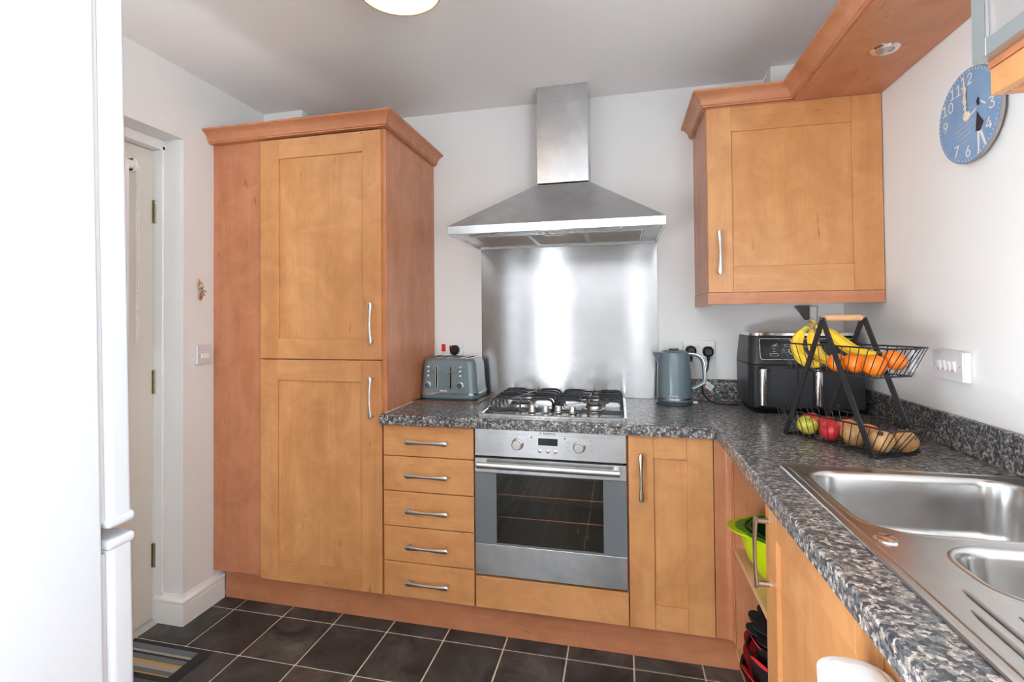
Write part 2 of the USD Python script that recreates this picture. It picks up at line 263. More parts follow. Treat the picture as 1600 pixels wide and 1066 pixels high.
D1, D2 = lin(198, 138, 86), lin(215, 158, 104)
C1, C2 = lin(188, 121, 84), lin(204, 140, 102)
M = dict(
    door_v=wood('maple_door_vertical', D1, D2, 'z'), door_h=wood('maple_door_horizontal', D1, D2, 'x'), door_y=wood('maple_door_rail_deep', D1, D2, 'y'),
    red_v=wood('cherry_carcass_vertical', C1, C2, 'z'), red_h=wood('cherry_carcass_horizontal', C1, C2, 'x'), red_y=wood('cherry_carcass_deep', C1, C2, 'y'),
    shelf=wood('pale_shelf_wood', lin(206, 164, 116), lin(222, 184, 138), 'y', fleck=.2),
    handle_wood=wood('beech_grip', lin(214, 160, 110), lin(228, 180, 132), 'x', fleck=.1),
    wall=plain('white_wall_paint', lin(234, 234, 233), .62, bump=(260., .04)), ceil=plain('ceiling_paint', lin(244, 244, 244), .75),
    hotplate=plain('hob_steel', (.74, .74, .75), .14, 1.), unseen_wall_grey=plain('unseen_wall_paint', lin(112, 110, 108), .62, bump=(260., .04)), trim=plain('white_gloss_trim', lin(236, 236, 234), .28), doorp=plain('cream_door_paint', lin(222, 216, 206), .42),  # grey wall paint: only for the unseen near wall, dims the splashback reflection
    grout=plain('floor_grout', lin(222, 206, 186), .85, bump=(200., .2)), granite=granite(),
    splash=steel('splashback_steel', (.64, .64, .65), .19, 1., 'x'), steel_x=steel('brushed_steel_across', (.66, .66, .67), .27, .6, 'x'),
    steel_z=steel('brushed_steel_upright', (.66, .66, .67), .27, .5, 'x'), sink=steel('sink_steel', (.60, .59, .58), .24, .3, 'y', bumpst=.03),
    nickel=plain('satin_nickel', (.62, .60, .57), .3, 1.), chrome=plain('chrome', (.82, .82, .83), .08, 1.), alu=plain('satin_aluminium', lin(186, 196, 198), .38, .7),
    filter=plain('filter_mesh_metal', lin(184, 172, 154), .5, .25, bump=(900., .5)),
    black=plain('black_plastic', lin(22, 22, 24), .35), black_matt=plain('black_cast_iron', lin(44, 46, 49), .38, bump=(700., .15)), dark=plain('dark_void', lin(14, 14, 15), .7),
    wire=plain('black_powder_coat', lin(36, 36, 39), .45), fryer=plain('fryer_black_plastic', lin(40, 42, 46), .38, bump=(900., .05)), gloss=plain('gloss_black_panel', lin(30, 33, 38), .12),
    white=plain('white_plastic', lin(236, 236, 236), .32), fridge=plain('fridge_white_enamel', lin(206, 213, 220), .24, bump=(420., .025)), gasket=plain('grey_gasket', lin(190, 192, 192), .6),
    red_sw=plain('red_switch', lin(222, 40, 48), .35), red_ink=plain('red_print', lin(214, 90, 100), .6), black_ink=plain('dark_print', lin(52, 60, 66), .5), white_ink=plain('white_print', lin(226, 228, 230), .5), grey_ink=plain('grey_print', lin(120, 124, 128), .5),
    blue=plain('blue_grey_enamel', lin(107, 125, 132), .3, coat_weight=.3, coat_roughness=.15), blue_dark=plain('blue_grey_dark', lin(60, 76, 86), .3),
    oven_blue=plain('oven_glass_border', lin(112, 117, 121), .12), cavity=plain('oven_cavity_enamel', lin(116, 104, 84), .35), oven_pane=pane('oven_door_glass', (.74, .72, .68), .0),
    window_pane=pane('window_glass', (1, 1, 1), .0), frost=plain('frosted_glass', lin(158, 152, 150), .4, specular_ior_level=.4),
    rod=plain('oven_shelf_rod', lin(190, 120, 90), .3, .8), brass=plain('aged_brass', lin(168, 158, 132), .35, .9), copper=plain('copper_key', lin(190, 130, 104), .35, .8),
    lime=plain('lime_plastic', lin(188, 208, 8), .35), green=plain('green_plastic', lin(66, 140, 34), .35), dkgreen=plain('dark_green_plastic', lin(24, 84, 26), .35), navy=plain('navy_plastic', lin(24, 44, 70), .35),
    felt_red=plain('red_felt', lin(228, 38, 48), .9, bump=(900., .4)), felt_black=plain('black_felt', lin(40, 42, 46), .9, bump=(900., .4)), pan=plain('black_pan', lin(34, 33, 35), .42),
    mat_copper=plain('mat_edge_copper', lin(150, 92, 70), .5), mat_black=plain('worktop_mat_black', lin(38, 44, 44), .3),
    clock=spotted('clock_face_blue', [(.3, lin(118, 152, 190)), (.7, lin(136, 168, 202))], 14., .5), clock_ink=plain('clock_cream', lin(226, 218, 208), .6), clock_dark=plain('clock_dark_print', lin(52, 44, 60), .6), clock_rim=plain('clock_edge', lin(150, 140, 136), .6), clock_hand=plain('clock_hand_cream', lin(226, 212, 190), .5),
    banana=spotted('banana_skin', [(.3, lin(230, 182, 30)), (.6, lin(242, 204, 52)), (.8, lin(236, 200, 70))], 30., .42), banana_tip=plain('banana_tip', lin(96, 74, 42), .7), banana_stem=spotted('banana_stem', [(.3, lin(170, 160, 60)), (.7, lin(204, 190, 70))], 60., .5), crown=plain('banana_crown', lin(160, 120, 80), .7),
    orange=spotted('orange_peel', [(.3, lin(240, 112, 12)), (.7, lin(250, 132, 22))], 40., .38, bump=.0), navel=plain('orange_navel', lin(130, 110, 50), .7),
    apple_red=spotted('apple_red_skin', [(.3, lin(190, 28, 40)), (.55, lin(214, 52, 52)), (.8, lin(226, 110, 70))], 22., .28, (1, 1, .35)),
    apple_yellow=spotted('apple_yellow_skin', [(.3, lin(196, 190, 62)), (.6, lin(214, 200, 80)), (.78, lin(214, 150, 70))], 18., .28, (1, 1, .5)),
    apple_orange=spotted('apple_blush_skin', [(.3, lin(222, 90, 52)), (.55, lin(232, 122, 72)), (.8, lin(232, 160, 84))], 20., .3, (1, 1, .35)),
    onion=spotted('onion_skin', [(.3, lin(152, 108, 66)), (.5, lin(184, 138, 88)), (.75, lin(206, 166, 114))], 26., .4, (1, 1, .12)), stem=plain('fruit_stem', lin(92, 66, 36), .7),
    shade=None, bulb=None)
m_ = usdkit.material(stage, '/World/Looks/lampshade_fabric', {'d': ('diffuse_bsdf', dict(color=(.82, .72, .6))), 't': ('translucent_bsdf', dict(color=(.85, .74, .6))), 'm': ('mix_closure', dict(fac=.35))}, [('d.BSDF', 'm.closure1'), ('t.BSDF', 'm.closure2')], surface='m.closure'); M['shade'] = m_
M['bulb'] = usdkit.material(stage, '/World/Looks/lamp_bulb', {'e': ('emission', dict(color=(1., .86, .66), strength=28.))}, [], surface='e.emission')
M['downlight'] = usdkit.material(stage, '/World/Looks/downlight_lens', {'p': ('principled_bsdf', dict(base_color=(.5, .5, .5), roughness=.2, metallic=.6))}, [], surface='p.BSDF')
SL = [slate('slate_tile_%d' % i, lin(38, 39, 41), c, (i*3.1, i*1.7, 0)) for i, c in enumerate([lin(100, 98, 95), lin(86, 86, 88), lin(114, 110, 105), lin(78, 78, 78)])]
STRIPE = [plain('mat_stripe_%d' % i, c, .95, bump=(500., .5)) for i, c in enumerate([lin(50, 52, 56), lin(112, 118, 124), lin(176, 168, 158), lin(206, 160, 76), lin(84, 90, 98)])]

# ------------------------------------------------------------------ the room
XL, XR, H = -.868, 1.95, 2.408
fl = struct('floor', bx(-1.15, XR+.1, NEAR-.1, .05, -.06, -.002), M['grout'])
tx, td, ty, te = -.7335, .2495, -.6014, .2640
k = 0
for i in range(-1, 12):
    for j in range(-1, 19):
        x0, x1 = max(tx+(i-1)*td, -1.0), min(tx+i*td, XR)
        y1, y0 = min(ty-j*te, -.45) if j >= 0 else -.45, max(ty-(j+1)*te, NEAR)
        if j < 0: y0, y1 = ty, -.45
        if x1-x0 < .02 or y1-y0 < .02: continue
        if x1 < XL+.005 and not (-1.6 < y0 and y1 < -.7): continue
        p = fl+'/'+numbered(fl, 'tile'); g = .0031
        usdkit.mesh(stage, p, bx(x0+g, x1-g, y0+g, y1-g, -.004, .0004+.0006*random.random(), .0016), SL[(i*7+j*5+(i*j) % 3) % 4], smooth=False)
ce = struct('ceiling', bx(-1.15, XR+.1, NEAR-.1, .1, H, H+.08), M['ceil'])
struct('wall_back', bx(-1.15, XR+.1, 0, .12, -.05, H+.02), M['wall'])
DY0, DY1, DZ = -1.62, -.747, 2.10                                  # the door recess in the left wall
struct('wall_left', cat(bx(-1.10, XL, DY1, .0, -.05, H+.01), bx(-1.10, XL, WINL[1], DY0, -.05, H+.01), bx(-1.10, XL, NEAR, WINL[0], -.05, H+.01), bx(-1.10, XL, WINL[0], WINL[1], -.05, WINL[2]), bx(-1.10, XL, WINL[0], WINL[1], WINL[3], H+.01), bx(-1.10, XL, DY0, DY1, DZ, H+.01)), M['wall'])
a, b, c, d = WINR
struct('wall_right', cat(bx(XR, XR+.15, b, .0, -.05, H+.01), bx(XR, XR+.15, NEAR, a, -.05, H+.01), bx(XR, XR+.15, a, b, -.05, c), bx(XR, XR+.15, a, b, d, H+.01)), M['wall'])
(a0, b0, c0, d0), (a1, b1, c1, d1) = WIN
struct('unseen_wall_near', cat(bx(-1.1, a0, NEAR-.12, NEAR, -.05, H+.01), bx(b0, a1, NEAR-.12, NEAR, -.05, H+.01), bx(b1, XR+.1, NEAR-.12, NEAR, -.05, H+.01),
                        bx(a0, b0, NEAR-.12, NEAR, -.05, c0), bx(a0, b0, NEAR-.12, NEAR, d0, H+.01), bx(a1, b1, NEAR-.12, NEAR, -.05, c1), bx(a1, b1, NEAR-.12, NEAR, d1, H+.01)), M['unseen_wall_grey'])  # wall out of view, grey so the splashback reflects less brightness
def window(n, u0, u1, z0, z1, axis, at, mull):
    t = Thing('window_%d' % n, kind='structure', loc=(0, 0, 0))  # all four stand out of view behind the camera, framing the rect lights
    f = .045
    def B(p0, p1, q0, q1, dd): return bx(p0, p1, at-dd, at+dd, q0, q1, .004) if axis == 'y' else bx(at-dd, at+dd, p0, p1, q0, q1, .004)
    fm = [B(u0, u0+f, z0, z1, .03), B(u1-f, u1, z0, z1, .03), B(u0+f, u1-f, z0, z0+f, .03), B(u0+f, u1-f, z1-f, z1, .03)]
    if mull: fm.append(B((u0+u1)/2-f/2, (u0+u1)/2+f/2, z0+f, z1-f, .03))
    t.add('window_frame', cat(*fm), M['white'])
    cuts = [u0+f, (u0+u1)/2-f/2, (u0+u1)/2+f/2, u1-f] if mull else [u0+f, u1-f]
    for q in range(0, len(cuts), 2): t.add('pane', B(cuts[q], cuts[q+1], z0+f, z1-f, .003), M['window_pane'], smooth=False)
window(1, a0, b0, c0, d0, 'y', NEAR-.07, True); window(2, a1, b1, c1, d1, 'y', NEAR-.07, True); window(3, WINR[0], WINR[1], WINR[2], WINR[3], 'x', XR+.09, True); window(4, WINL[0], WINL[1], WINL[2], WINL[3], 'x', XL-.12, True)

# the door in the left wall, with its hinges and blind
d = Thing('door_1', kind='structure')
d.add('door_leaf', bx(-1.058, -1.015, -1.575, -.760, .012, 2.056, .002), M['doorp'])
d.add('door_frame', cat(bx(-1.075, -.966, -.760, -.7475, 0, 2.075, .002), bx(-1.075, -.966, -1.6195, -1.578, 0, 2.075, .002), bx(-1.075, -.966, -1.6195, -.7475, 2.058, 2.0995, .002)), M['trim'])
d.add('threshold', prism([(-1.09, 0), (-.992, 0), (-1.0, .010), (-1.09, .010)], -DY0+DY1-.03, 'y', DY0+.015), M['gasket'])
for z in (1.787, 1.040, .288):
    h = d.add('hinge', cat(*[cyl((-1.006, -.759, z-.052+i*.021), (-1.006, -.759, z-.052+i*.021+.0195), .0065, 12) for i in range(5)], bx(-1.0148, -1.011, -.768, -.7605, z-.05, z+.05)), M['brass'])
bl = Thing('roller_blind', 'white roller blind with bead chain on the cream door beside the fridge', 'blind', (-1.0, -.9, 1.95))
bl.add('bracket', cat(lathe([(0, -.006), (.026, -.006), (.028, .0), (.024, .010), (0, .010)], 24, 'z', (0, 0, 0)).apply_transform(frame((-.985, -.886, 1.957), (1, 0, 0), (0, 0, 1), (0, 1, 0))), bx(-1.015, -.975, -.892, -.884, 1.93, 1.985, .002)), M['white'])
bl.add('roller', cyl((-.985, -1.52, 1.957), (-.985, -.893, 1.957), .019, 20), M['white'])
bl.add('fabric', bx(-.969, -.9675, -1.51, -.915, 1.18, 1.955), M['white'], smooth=False)
zz = np.arange(1.215, 1.955, .0075)
bl.add('bead_chain', cat(*[trimesh.creation.icosphere(1, .0028).apply_translation((-.958-.004*s, -.880-.006*s, z)) for s in (0, 1) for z in zz], *[tube([(-.958-.004*s, -.880-.006*s, 1.215), (-.958-.004*s, -.880-.006*s, 1.95)], .0009, 5) for s in (0, 1)]), M['white'])

# skirting, wrapped round the corner of the recess; boxed-in pipes under the ceiling
bp = [(0, 0), (.018, 0), (.018, .078), (.0135, .088), (.0135, .092), (.019, .097), (.020, .106), (.016, .114), (.008, .118), (.006, .124), (0, .126)]
def sweep_profile(path, prof, closed=False):
    """prof (out, up) carried along a plan path; out is to the right of travel, mitred at corners"""
    P = np.array(path, float); n = len(P); N = []
    seg = [(P[i+1]-P[i])/np.linalg.norm(P[i+1]-P[i]) for i in range(n-1)]; nor = [np.array([s[1], -s[0]]) for s in seg]
    for i in range(n):
        a, b = nor[max(i-1, 0)], nor[min(i, n-2)]; s = a+b; N.append(s/max((s@a), .2))
    k = len(prof); V = np.array([[*(P[i]+N[i]*o), z] for i in range(n) for o, z in prof]); F = []
    for i in range(n-1):
        for j in range(k):
            l = (j+1) % k; F += [(i*k+j, i*k+l, (i+1)*k+l), (i*k+j, (i+1)*k+l, (i+1)*k+j)]
    cap = trimesh.creation.triangulate_polygon(Polygon(prof), engine='earcut')
    idx = {tuple(np.round(p, 6)): q for q, p in enumerate(np.array(prof))}
    for f in cap[1]:
        q = [idx[tuple(np.round(cap[0][w], 6))] for w in f]; F.append(q[::-1]); F.append([(n-1)*k+w for w in q])
    t = trimesh.Trimesh(V, F, process=False); t.fix_normals(); return t
struct('baseboard_left', sweep_profile([(-1.0, -.7475), (XL, -.7475), (XL, -.527)], bp), M['trim'], smooth=40)
struct('trim_1', bx(XL, -.635, -.235, 0, 2.19, H, .002), M['wall'])
struct('trim_2', cat(bx(1.635, XR, -.125, 0, 2.27, H, .002), tube([(1.615, -.02, 2.28), (1.622, -.06, 2.37), (1.63, -.12, 2.40)], .0022, 6)), M['wall'])

# ------------------------------------------------------------------ kitchen units
def pull(o, along, out, length=.176):
    """bow handle: two posts and a bar, wide at the ends and thin in the middle"""
    o, along, out = (np.array(v, float) for v in (o, along, out)); along /= np.linalg.norm(along); side = np.cross(along, out)
    s = np.linspace(-1, 1, 25); P, R = [], []
    for t in s:
        P.append(o+along*(t*length/2)+out*(.028+.004*(1-t*t)))
        w = .0050+.0058*abs(t)**1.6; w = w*math.sqrt(max(1-max(0, abs(t)-.93)**2/.0052, .12))
        R.append((.0042+.0014*abs(t), w))
    bar = tube(P, np.array(R), 10, up=out)
    posts = [cyl(o+along*(q*(length/2-.010)), o+along*(q*(length/2-.010))+out*.028, .0070, 14) for q in (-1, 1)]
    return cat(bar, *posts)
FR = -.60
def shaker(t, x0, x1, z0, z1, pr, hpos=None, horizontal=False, side='back'):
    """five-piece door: panel, two stiles, two rails, handle. side back: faces -y at FR; right: faces -x, x means distance along -y"""
    def put(m): return m
    px0, px1, pz0, pz1 = pr
    if side == 'back':
        f = FR if t.front is None else t.front
        B = lambda a, b, c, d, r0, r1, ch=.0012: bx(a, b, f+r0, f+r1, c, d, ch)
        rail = 'door_h'
    else:
        B = lambda a, b, c, d, r0, r1, ch=.0012: bx(side+r0, side+r1, -b, -a, c, d, ch)
        rail = 'door_y'
    p = t.add('door', B(px0-.004, px1+.004, pz0-.004, pz1+.004, .0095, .0185, 0), M['door_v'])
    for a, b in ((x0, px0), (px1, x1)): t.add('stile', B(a, b, z0, z1, 0, .020), M['door_v'], p)
    for a, b in ((z0, pz0), (pz1, z1)): t.add('rail', B(px0+.0004, px1-.0004, a, b, .0002, .020), M[rail], p)
    if hpos is not None:
        if side == 'back': t.add('handle', pull((hpos[0], f, hpos[1]), (1, 0, 0) if horizontal else (0, 0, 1), (0, -1, 0)), M['nickel'], p)
        else: t.add('handle', pull((side, -hpos[0], hpos[1]), (0, 0, 1), (-1, 0, 0)), M['nickel'], p)
    return p
CORN = [(0, 0), (.010, 0), (.010, .005), (.015, .007), (.0165, .013), (.020, .024), (.027, .035), (.037, .044), (.048, .049), (.050, .051), (.050, .058), (0, .058)]
def cornice(path, z): return sweep_profile(path, [(o, z+u) for o, u in CORN])

t = Thing('tall_cupboard', 'tall maple two-door larder cupboard with cornice standing against the left wall', 'cupboard', (-.43, -.3, 0)); t.front = None
t.add('carcass', bx(-.60, -.012, -.577, -.002, .15, 2.12), M['red_v'])
t.add('side_panel', bx(-.0115, .0105, -.581, -.002, .150, 2.124, .001), M['red_v'])
t.add('filler_panel', bx(XL+.002, -.601, -.580, -.560, .153, 2.124, .001), M['red_v'])
shaker(t, -.597, -.005, 1.1345, 2.116, (-.503, -.090, 1.225, 2.028), (-.044, 1.289))
shaker(t, -.597, -.005, .153, 1.1305, (-.509, -.100, .238, 1.039), (-.046, .977))
t.add('cornice', cornice([(XL+.002, -.600), (.014, -.600), (.014, -.002)][::-1][::-1], 2.125), M['red_h'], smooth=25)
t.add('cupboard_top', bx(XL+.002, .013, -.599, -.002, 2.1242, 2.135), M['red_h'])

t = Thing('drawer_unit', 'maple five-drawer base unit between the tall cupboard and the oven', 'drawers', (.2, -.3, 0)); t.front = None
t.add('carcass', bx(.0115, .4005, -.577, -.10, .15, .866), M['red_v'])
zs = [.153, .299, .445, .591, .737, .867]
for i in range(5):
    p = t.add('drawer', bx(.004, .3975, FR, FR+.020, zs[i], zs[i+1]-.0035, .0016), M['door_h'])
    t.add('handle', pull((.2035, FR, (zs[i]+zs[i+1])/2-.001), (1, 0, 0), (0, -1, 0), .184), M['nickel'], p)

t = Thing('oven_housing', 'maple oven housing unit with a blank panel under the built-in oven', 'cabinet', (.7, -.3, 0)); t.front = None
t.add('side_panel', cat(bx(.4015, .4028, -.585, -.05, .15, .866)), M['red_v']); t.add('side_panel', bx(.9958, .9985, -.585, -.05, .15, .866), M['red_v'])
t.add('base_board', bx(.4035, .995, -.579, -.05, .262, .279), M['red_h']); t.add('blank_panel', bx(.4035, .9975, FR, FR+.02, .153, .2765, .0016), M['door_h'])

t = Thing('base_cupboard', 'narrow maple one-door base cupboard immediately right of the oven', 'cupboard', (1.15, -.3, 0)); t.front = None
t.add('carcass', bx(1.0, 1.2995, -.577, -.10, .15, .866), M['red_v'])
shaker(t, 1.0015, 1.2985, .153, .866, (1.092, 1.208, .241, .783), (1.046, .716))
t = Thing('corner_post', 'reddish wooden corner post with rounded edge between the narrow cupboard and open shelves', 'post', (1.32, -.6, 0))
ring = [(1.301, -.583), (1.301, -.598), (1.338, -.598), (1.350, -.592), (1.356, -.580), (1.356, -.60-.035), (1.3615, -.60-.035), (1.3615, -.56), (1.301, -.56)]
t.add('post', prism(Polygon([(1.301, -.56), (1.301, -.598), (1.336, -.598), (1.347, -.601), (1.355, -.608), (1.3575, -.620), (1.3615, -.620), (1.3615, -.56)]), .713, 'z', .153), M['red_v'])

t = Thing('plinth', 'reddish wooden kickboard running along the floor under the back units', 'kickboard', (.2, -.53, 0))
t.add('board', bx(XL+.021, 1.392, -.525, -.508, .001, .1495, .001), M['red_h'])
t = Thing('plinth', 'reddish wooden kickboard under the open shelves and sink cupboard', 'kickboard', (1.4, -1.5, 0))
t.add('board', bx(1.393, 1.41, -2.9, -.508, .001, .118, .001), M['red_y'])

t = Thing('open_shelf_unit', 'open base unit with pale shelves holding bowls and pans at the corner', 'shelves', (1.6, -.88, .15))
t.add('side_panel', bx(1.3625, 1.90, -.626, -.608, .13, .866, .001), M['red_v']); t.add('side_panel', cat(bx(1.362, 1.380, -1.156, -1.140, .13, .866, .001), bx(1.3802, 1.90, -1.156, -1.140, .13, .735)), M['red_v'])
t.add('back_panel', bx(1.885, 1.90, -1.139, -.627, .145, .866), M['red_v'])
t.add('shelf', bx(1.3605, 1.884, -1.1395, -.6265, .122, .140, .001), M['shelf']); t.add('shelf', bx(1.3605, 1.884, -1.1395, -.6265, .472, .490, .001), M['shelf'])
t = Thing('sink_cupboard', 'maple cupboard door unit below the sink with bow handle', 'cupboard', (1.6, -1.45, .15)); t.front = None
t.add('carcass', cat(bx(1.352, 1.90, -1.174, -1.158, .13, .735), bx(1.352, 1.90, -1.756, -1.740, .13, .735), bx(1.352, 1.90, -1.739, -1.175, .13, .148)), M['red_v'])
shaker(t, 1.156, 1.752, .153, .866, (1.246, 1.664, .241, .779), (1.182, .722), side=1.330)
t = Thing('base_cupboard', 'maple cupboard panel nearest the camera beyond the sink cupboard door', 'cupboard', (1.6, -2.05, .15)); t.front = None
t.add('carcass', bx(1.352, 1.36, -2.9, -1.7565, .13, .866), M['red_v'])
shaker(t, 1.758, 2.354, .153, .866, (1.848, 2.262, .241, .779), None, side=1.330)

# worktop: one L of speckled laminate with a hole for the sink and hob
WT = .910
ring = [(.0115, -.001), (.0115, -.600), (-.003, -.603), (-.003, -.625), (1.285, -.625), (1.305, -.645), (1.305, -3.0), (XR-.001, -3.0), (XR-.001, -.001)]
SX0, SX1, SY1, SY0 = 1.385, 1.915, -1.068, -2.06
hole = rrect(SX0+.02, SX1-.02, SY0+.02, SY1-.02, .03)[::-1]
hob_hole = rrect(.44, .96, -.55, -.09, .02)[::-1]
t = Thing('worktop', 'speckled dark grey laminate L-shaped worktop with rounded front edge', 'worktop', (1., -.3, .87))
t.add('slab', slab(ring, .870, WT, .007, [hole, hob_hole]), M['granite'], smooth=35)
t.add('joint_strip', bx(1.309, 1.3105, -.64, -.50, WT-.001, WT+.0004), M['white'], label='pale joint line in the worktop')
def angled(m): return m
t.add('end_strip', bx(.0108, .0135, -.60, -.31, WT, WT+.003), M['white'])
t = Thing('upstand', 'speckled upstand strip along the right wall behind the worktop', 'upstand', (1.94, -1, .91))
t.add('strip', bx(XR-.018, XR-.001, -3.0, -.001, WT+.0005, 1.010, .002), M['granite'])
t = Thing('upstand', 'short speckled upstand strip on the back wall behind the air fryer', 'upstand', (1.55, -.01, .91))
t.add('strip', bx(1.158, XR-.0185, -.018, -.001, WT+.0005, 1.010, .002), M['granite'])
t = Thing('upstand', 'short speckled upstand strip on the back wall behind the toaster', 'upstand', (.1, -.01, .91))
t.add('strip', bx(.0115, .268, -.018, -.001, WT+.0005, 1.010, .002), M['granite'])

# ------------------------------------------------------------------ wall cupboard, soffit, glass cupboard
UF = -.38
t = Thing('wall_cupboard', 'maple one-door wall cupboard hanging in the right corner above the air fryer', 'cupboard', (1.63, -.2, 1.4)); t.front = UF
t.add('carcass', bx(1.3255, XR-.002, -.358, -.002, 1.4035, 2.158, .001), M['red_v'])
t.add('top_strip', bx(1.3255, XR-.002, UF+.004, -.3585, 2.148, 2.158), M['red_h'])
shaker(t, 1.327, XR-.004, 1.4035, 2.147, (1.4195, 1.846, 1.506, 2.049), (1.367, 1.5625))
t.add('pelmet', bx(1.3235, XR-.003, UF+.002, UF+.022, 1.356, 1.4025, .001), M['red_h']); t.add('pelmet', bx(1.3235, 1.342, UF+.0225, -.002, 1.350, 1.4025, .001), M['red_y'])
t.add('cornice', cornice([(1.6455, UF-.004), (1.6455, UF-.004)][:0]+[(1.324, -.002), (1.324, UF-.002), (1.648, UF-.002), (1.648, -2.2)][::-1][::-1], 2.153) if False else cornice([(1.648, -2.2), (1.648, UF-.002), (1.322, UF-.002), (1.322, -.002)][::-1], 2.153), M['red_h'], smooth=25)
t = Thing('soffit_panel', 'reddish wooden bridging panel with a downlight spanning from wall cupboard to glass cupboard', 'panel', (1.8, -.9, 2.15))
t.add('panel', bx(1.6485, XR-.002, -1.468, UF-.003, 2.148, 2.166, .001), M['red_y'])
t.add('front_board', bx(1.6485, 1.667, -1.468, UF-.003, 2.1665, 2.205), M['red_y'])
t = Thing('downlight', 'small round chrome downlight set in the wooden bridging panel', 'light', (1.80, -.742, 2.147))
t.add('bezel', lathe([(.024, -.004), (.0365, -.004), (.040, -.0005), (.040, .0005), (.024, .0005), (.024, -.004)], 32, 'z', (1.800, -.742, 2.147)), M['chrome'])
t.add('lens', lathe([(0, -.002), (.018, -.0025), (.0235, -.001), (.0235, .0005), (0, .0005)], 28, 'z', (1.800, -.742, 2.147)), M['downlight'])
GY0, GY1, GX = -2.07, -1.470, 1.612
t = Thing('glass_cupboard', 'wall cupboard with aluminium framed frosted glass door at the top right', 'cupboard', (1.78, -1.77, 1.77))
t.add('carcass', cat(bx(GX+.021, XR-.002, GY0, GY1-.006, 1.755, 1.773), bx(GX+.021, XR-.002, GY1-.024, GY1-.006, 1.7735, 2.1475), bx(GX+.021, XR-.002, GY0, GY0+.018, 1.7735, 2.1475), bx(GX+.021, XR-.002, GY0, GY1-.006, 2.14, 2.1475)), M['red_y'])
f_ = t.add('door', cat(bx(GX, GX+.020, GY1-.036, GY1, 1.768, 2.146, .001), bx(GX, GX+.020, GY0, GY0+.036, 1.768, 2.146, .001), bx(GX, GX+.020, GY0+.036, GY1-.036, 1.768, 1.798, .001), bx(GX, GX+.020, GY0+.036, GY1-.036, 2.116, 2.146, .001)), M['alu'])
t.add('glass', bx(GX+.007, GX+.012, GY0+.034, GY1-.034, 1.796, 2.118), M['frost'], f_)
t.add('bright_edge', bx(GX-.0005, GX+.004, GY1-.0385, GY1-.0355, 1.799, 2.115), M['chrome'], f_)
t.add('pelmet', bx(GX+.024, GX+.042, GY0, GY1-.006, 1.706, 1.7545, .001), M['door_y']); t.add('pelmet', bx(GX+.0425, XR-.002, GY1-.025, GY1-.006, 1.706, 1.7545, .001), M['red_h'])

# ------------------------------------------------------------------ extractor hood and splashback
HX0, HX1, HZ, HY = .257, 1.157, 1.668, -.497
t = Thing('extractor_hood', 'stainless steel chimney extractor hood on the white back wall above the hob', 'extractor hood', (.707, -.25, 1.668))
t.add('chimney', bx(.600, .8425, -.180, -.002, 1.945, 2.330, .001), M['steel_z'])
t.add('chimney', bx(.6012, .8413, -.1788, -.002, 2.3305, H-.002, .001), M['steel_z'])
t.add('vent_slot', bx(.8422, .8432, -.06, -.045, 1.99, 2.06), M['dark'])
bz, tz = 1.704, 1.938
V = [(HX0, HY, bz), (HX1, HY, bz), (HX1, -.002, bz), (HX0, -.002, bz), (.596, -.184, tz), (.8465, -.184, tz), (.8465, -.002, tz), (.596, -.002, tz)]
t.add('canopy', trimesh.convex.convex_hull(np.array(V)), M['steel_x'], smooth=False)
w = .003
t.add('front_band', bx(HX0, HX1, HY-.001, HY+.014, HZ, bz+.0005, .0012), M['steel_x'])
t.add('side_band', bx(HX0, HX0+.012, HY+.0145, -.002, HZ, bz-.0005, .001), M['steel_x']); t.add('side_band', bx(HX1-.012, HX1, HY+.0145, -.002, HZ, bz-.0005, .001), M['steel_x'])
t.add('underside', bx(HX0+.0125, HX1-.0125, HY+.0145, -.002, HZ+.010, bz-.0008), M['steel_x'])
t.add('filter_tray', prism(sbox(.325, -.395, 1.092, -.02).difference(sbox(.337, -.383, 1.080, -.035)), .006, 'z', HZ+.0035), M['steel_x'])
xs = [.338, .588, .834, 1.079]
for i in range(3):
    p = t.add('grease_filter', bx(xs[i]+.003, xs[i+1]-.003, -.380, -.04, HZ+.005, HZ+.0095), M['filter'])
    t.add('filter_frame', prism(sbox(xs[i]+.001, -.382, xs[i+1]-.001, -.037).difference(sbox(xs[i]+.009, -.372, xs[i+1]-.009, -.047)), .0035, 'z', HZ+.0015), M['steel_x'], p)
    t.add('filter_grip', bx((xs[i]+xs[i+1])/2-.05, (xs[i]+xs[i+1])/2+.05, -.380, -.366, HZ-.003, HZ+.002, .002), M['nickel'], p)
t.add('control_strip', cat(bx(.62, .83, -.425, -.398, HZ+.004, HZ+.0098), *[bx(.64+i*.03, .652+i*.03, -.418, -.405, HZ-.001, HZ+.004, .001) for i in range(6)]), M['nickel'])
for x in (.455, .96): t.add('hood_lamp', lathe([(0, -.003), (.024, -.003), (.030, 0), (.030, .004), (0, .004)], 24, 'z', (x, -.44, HZ+.006)), M['chrome'])
single('splashback', bx(.272, 1.155, -.004, -.001, .9115, 1.665, .0008), M['splash'], 'brushed stainless steel splashback panel on the wall behind the hob', 'splashback', smooth=False)

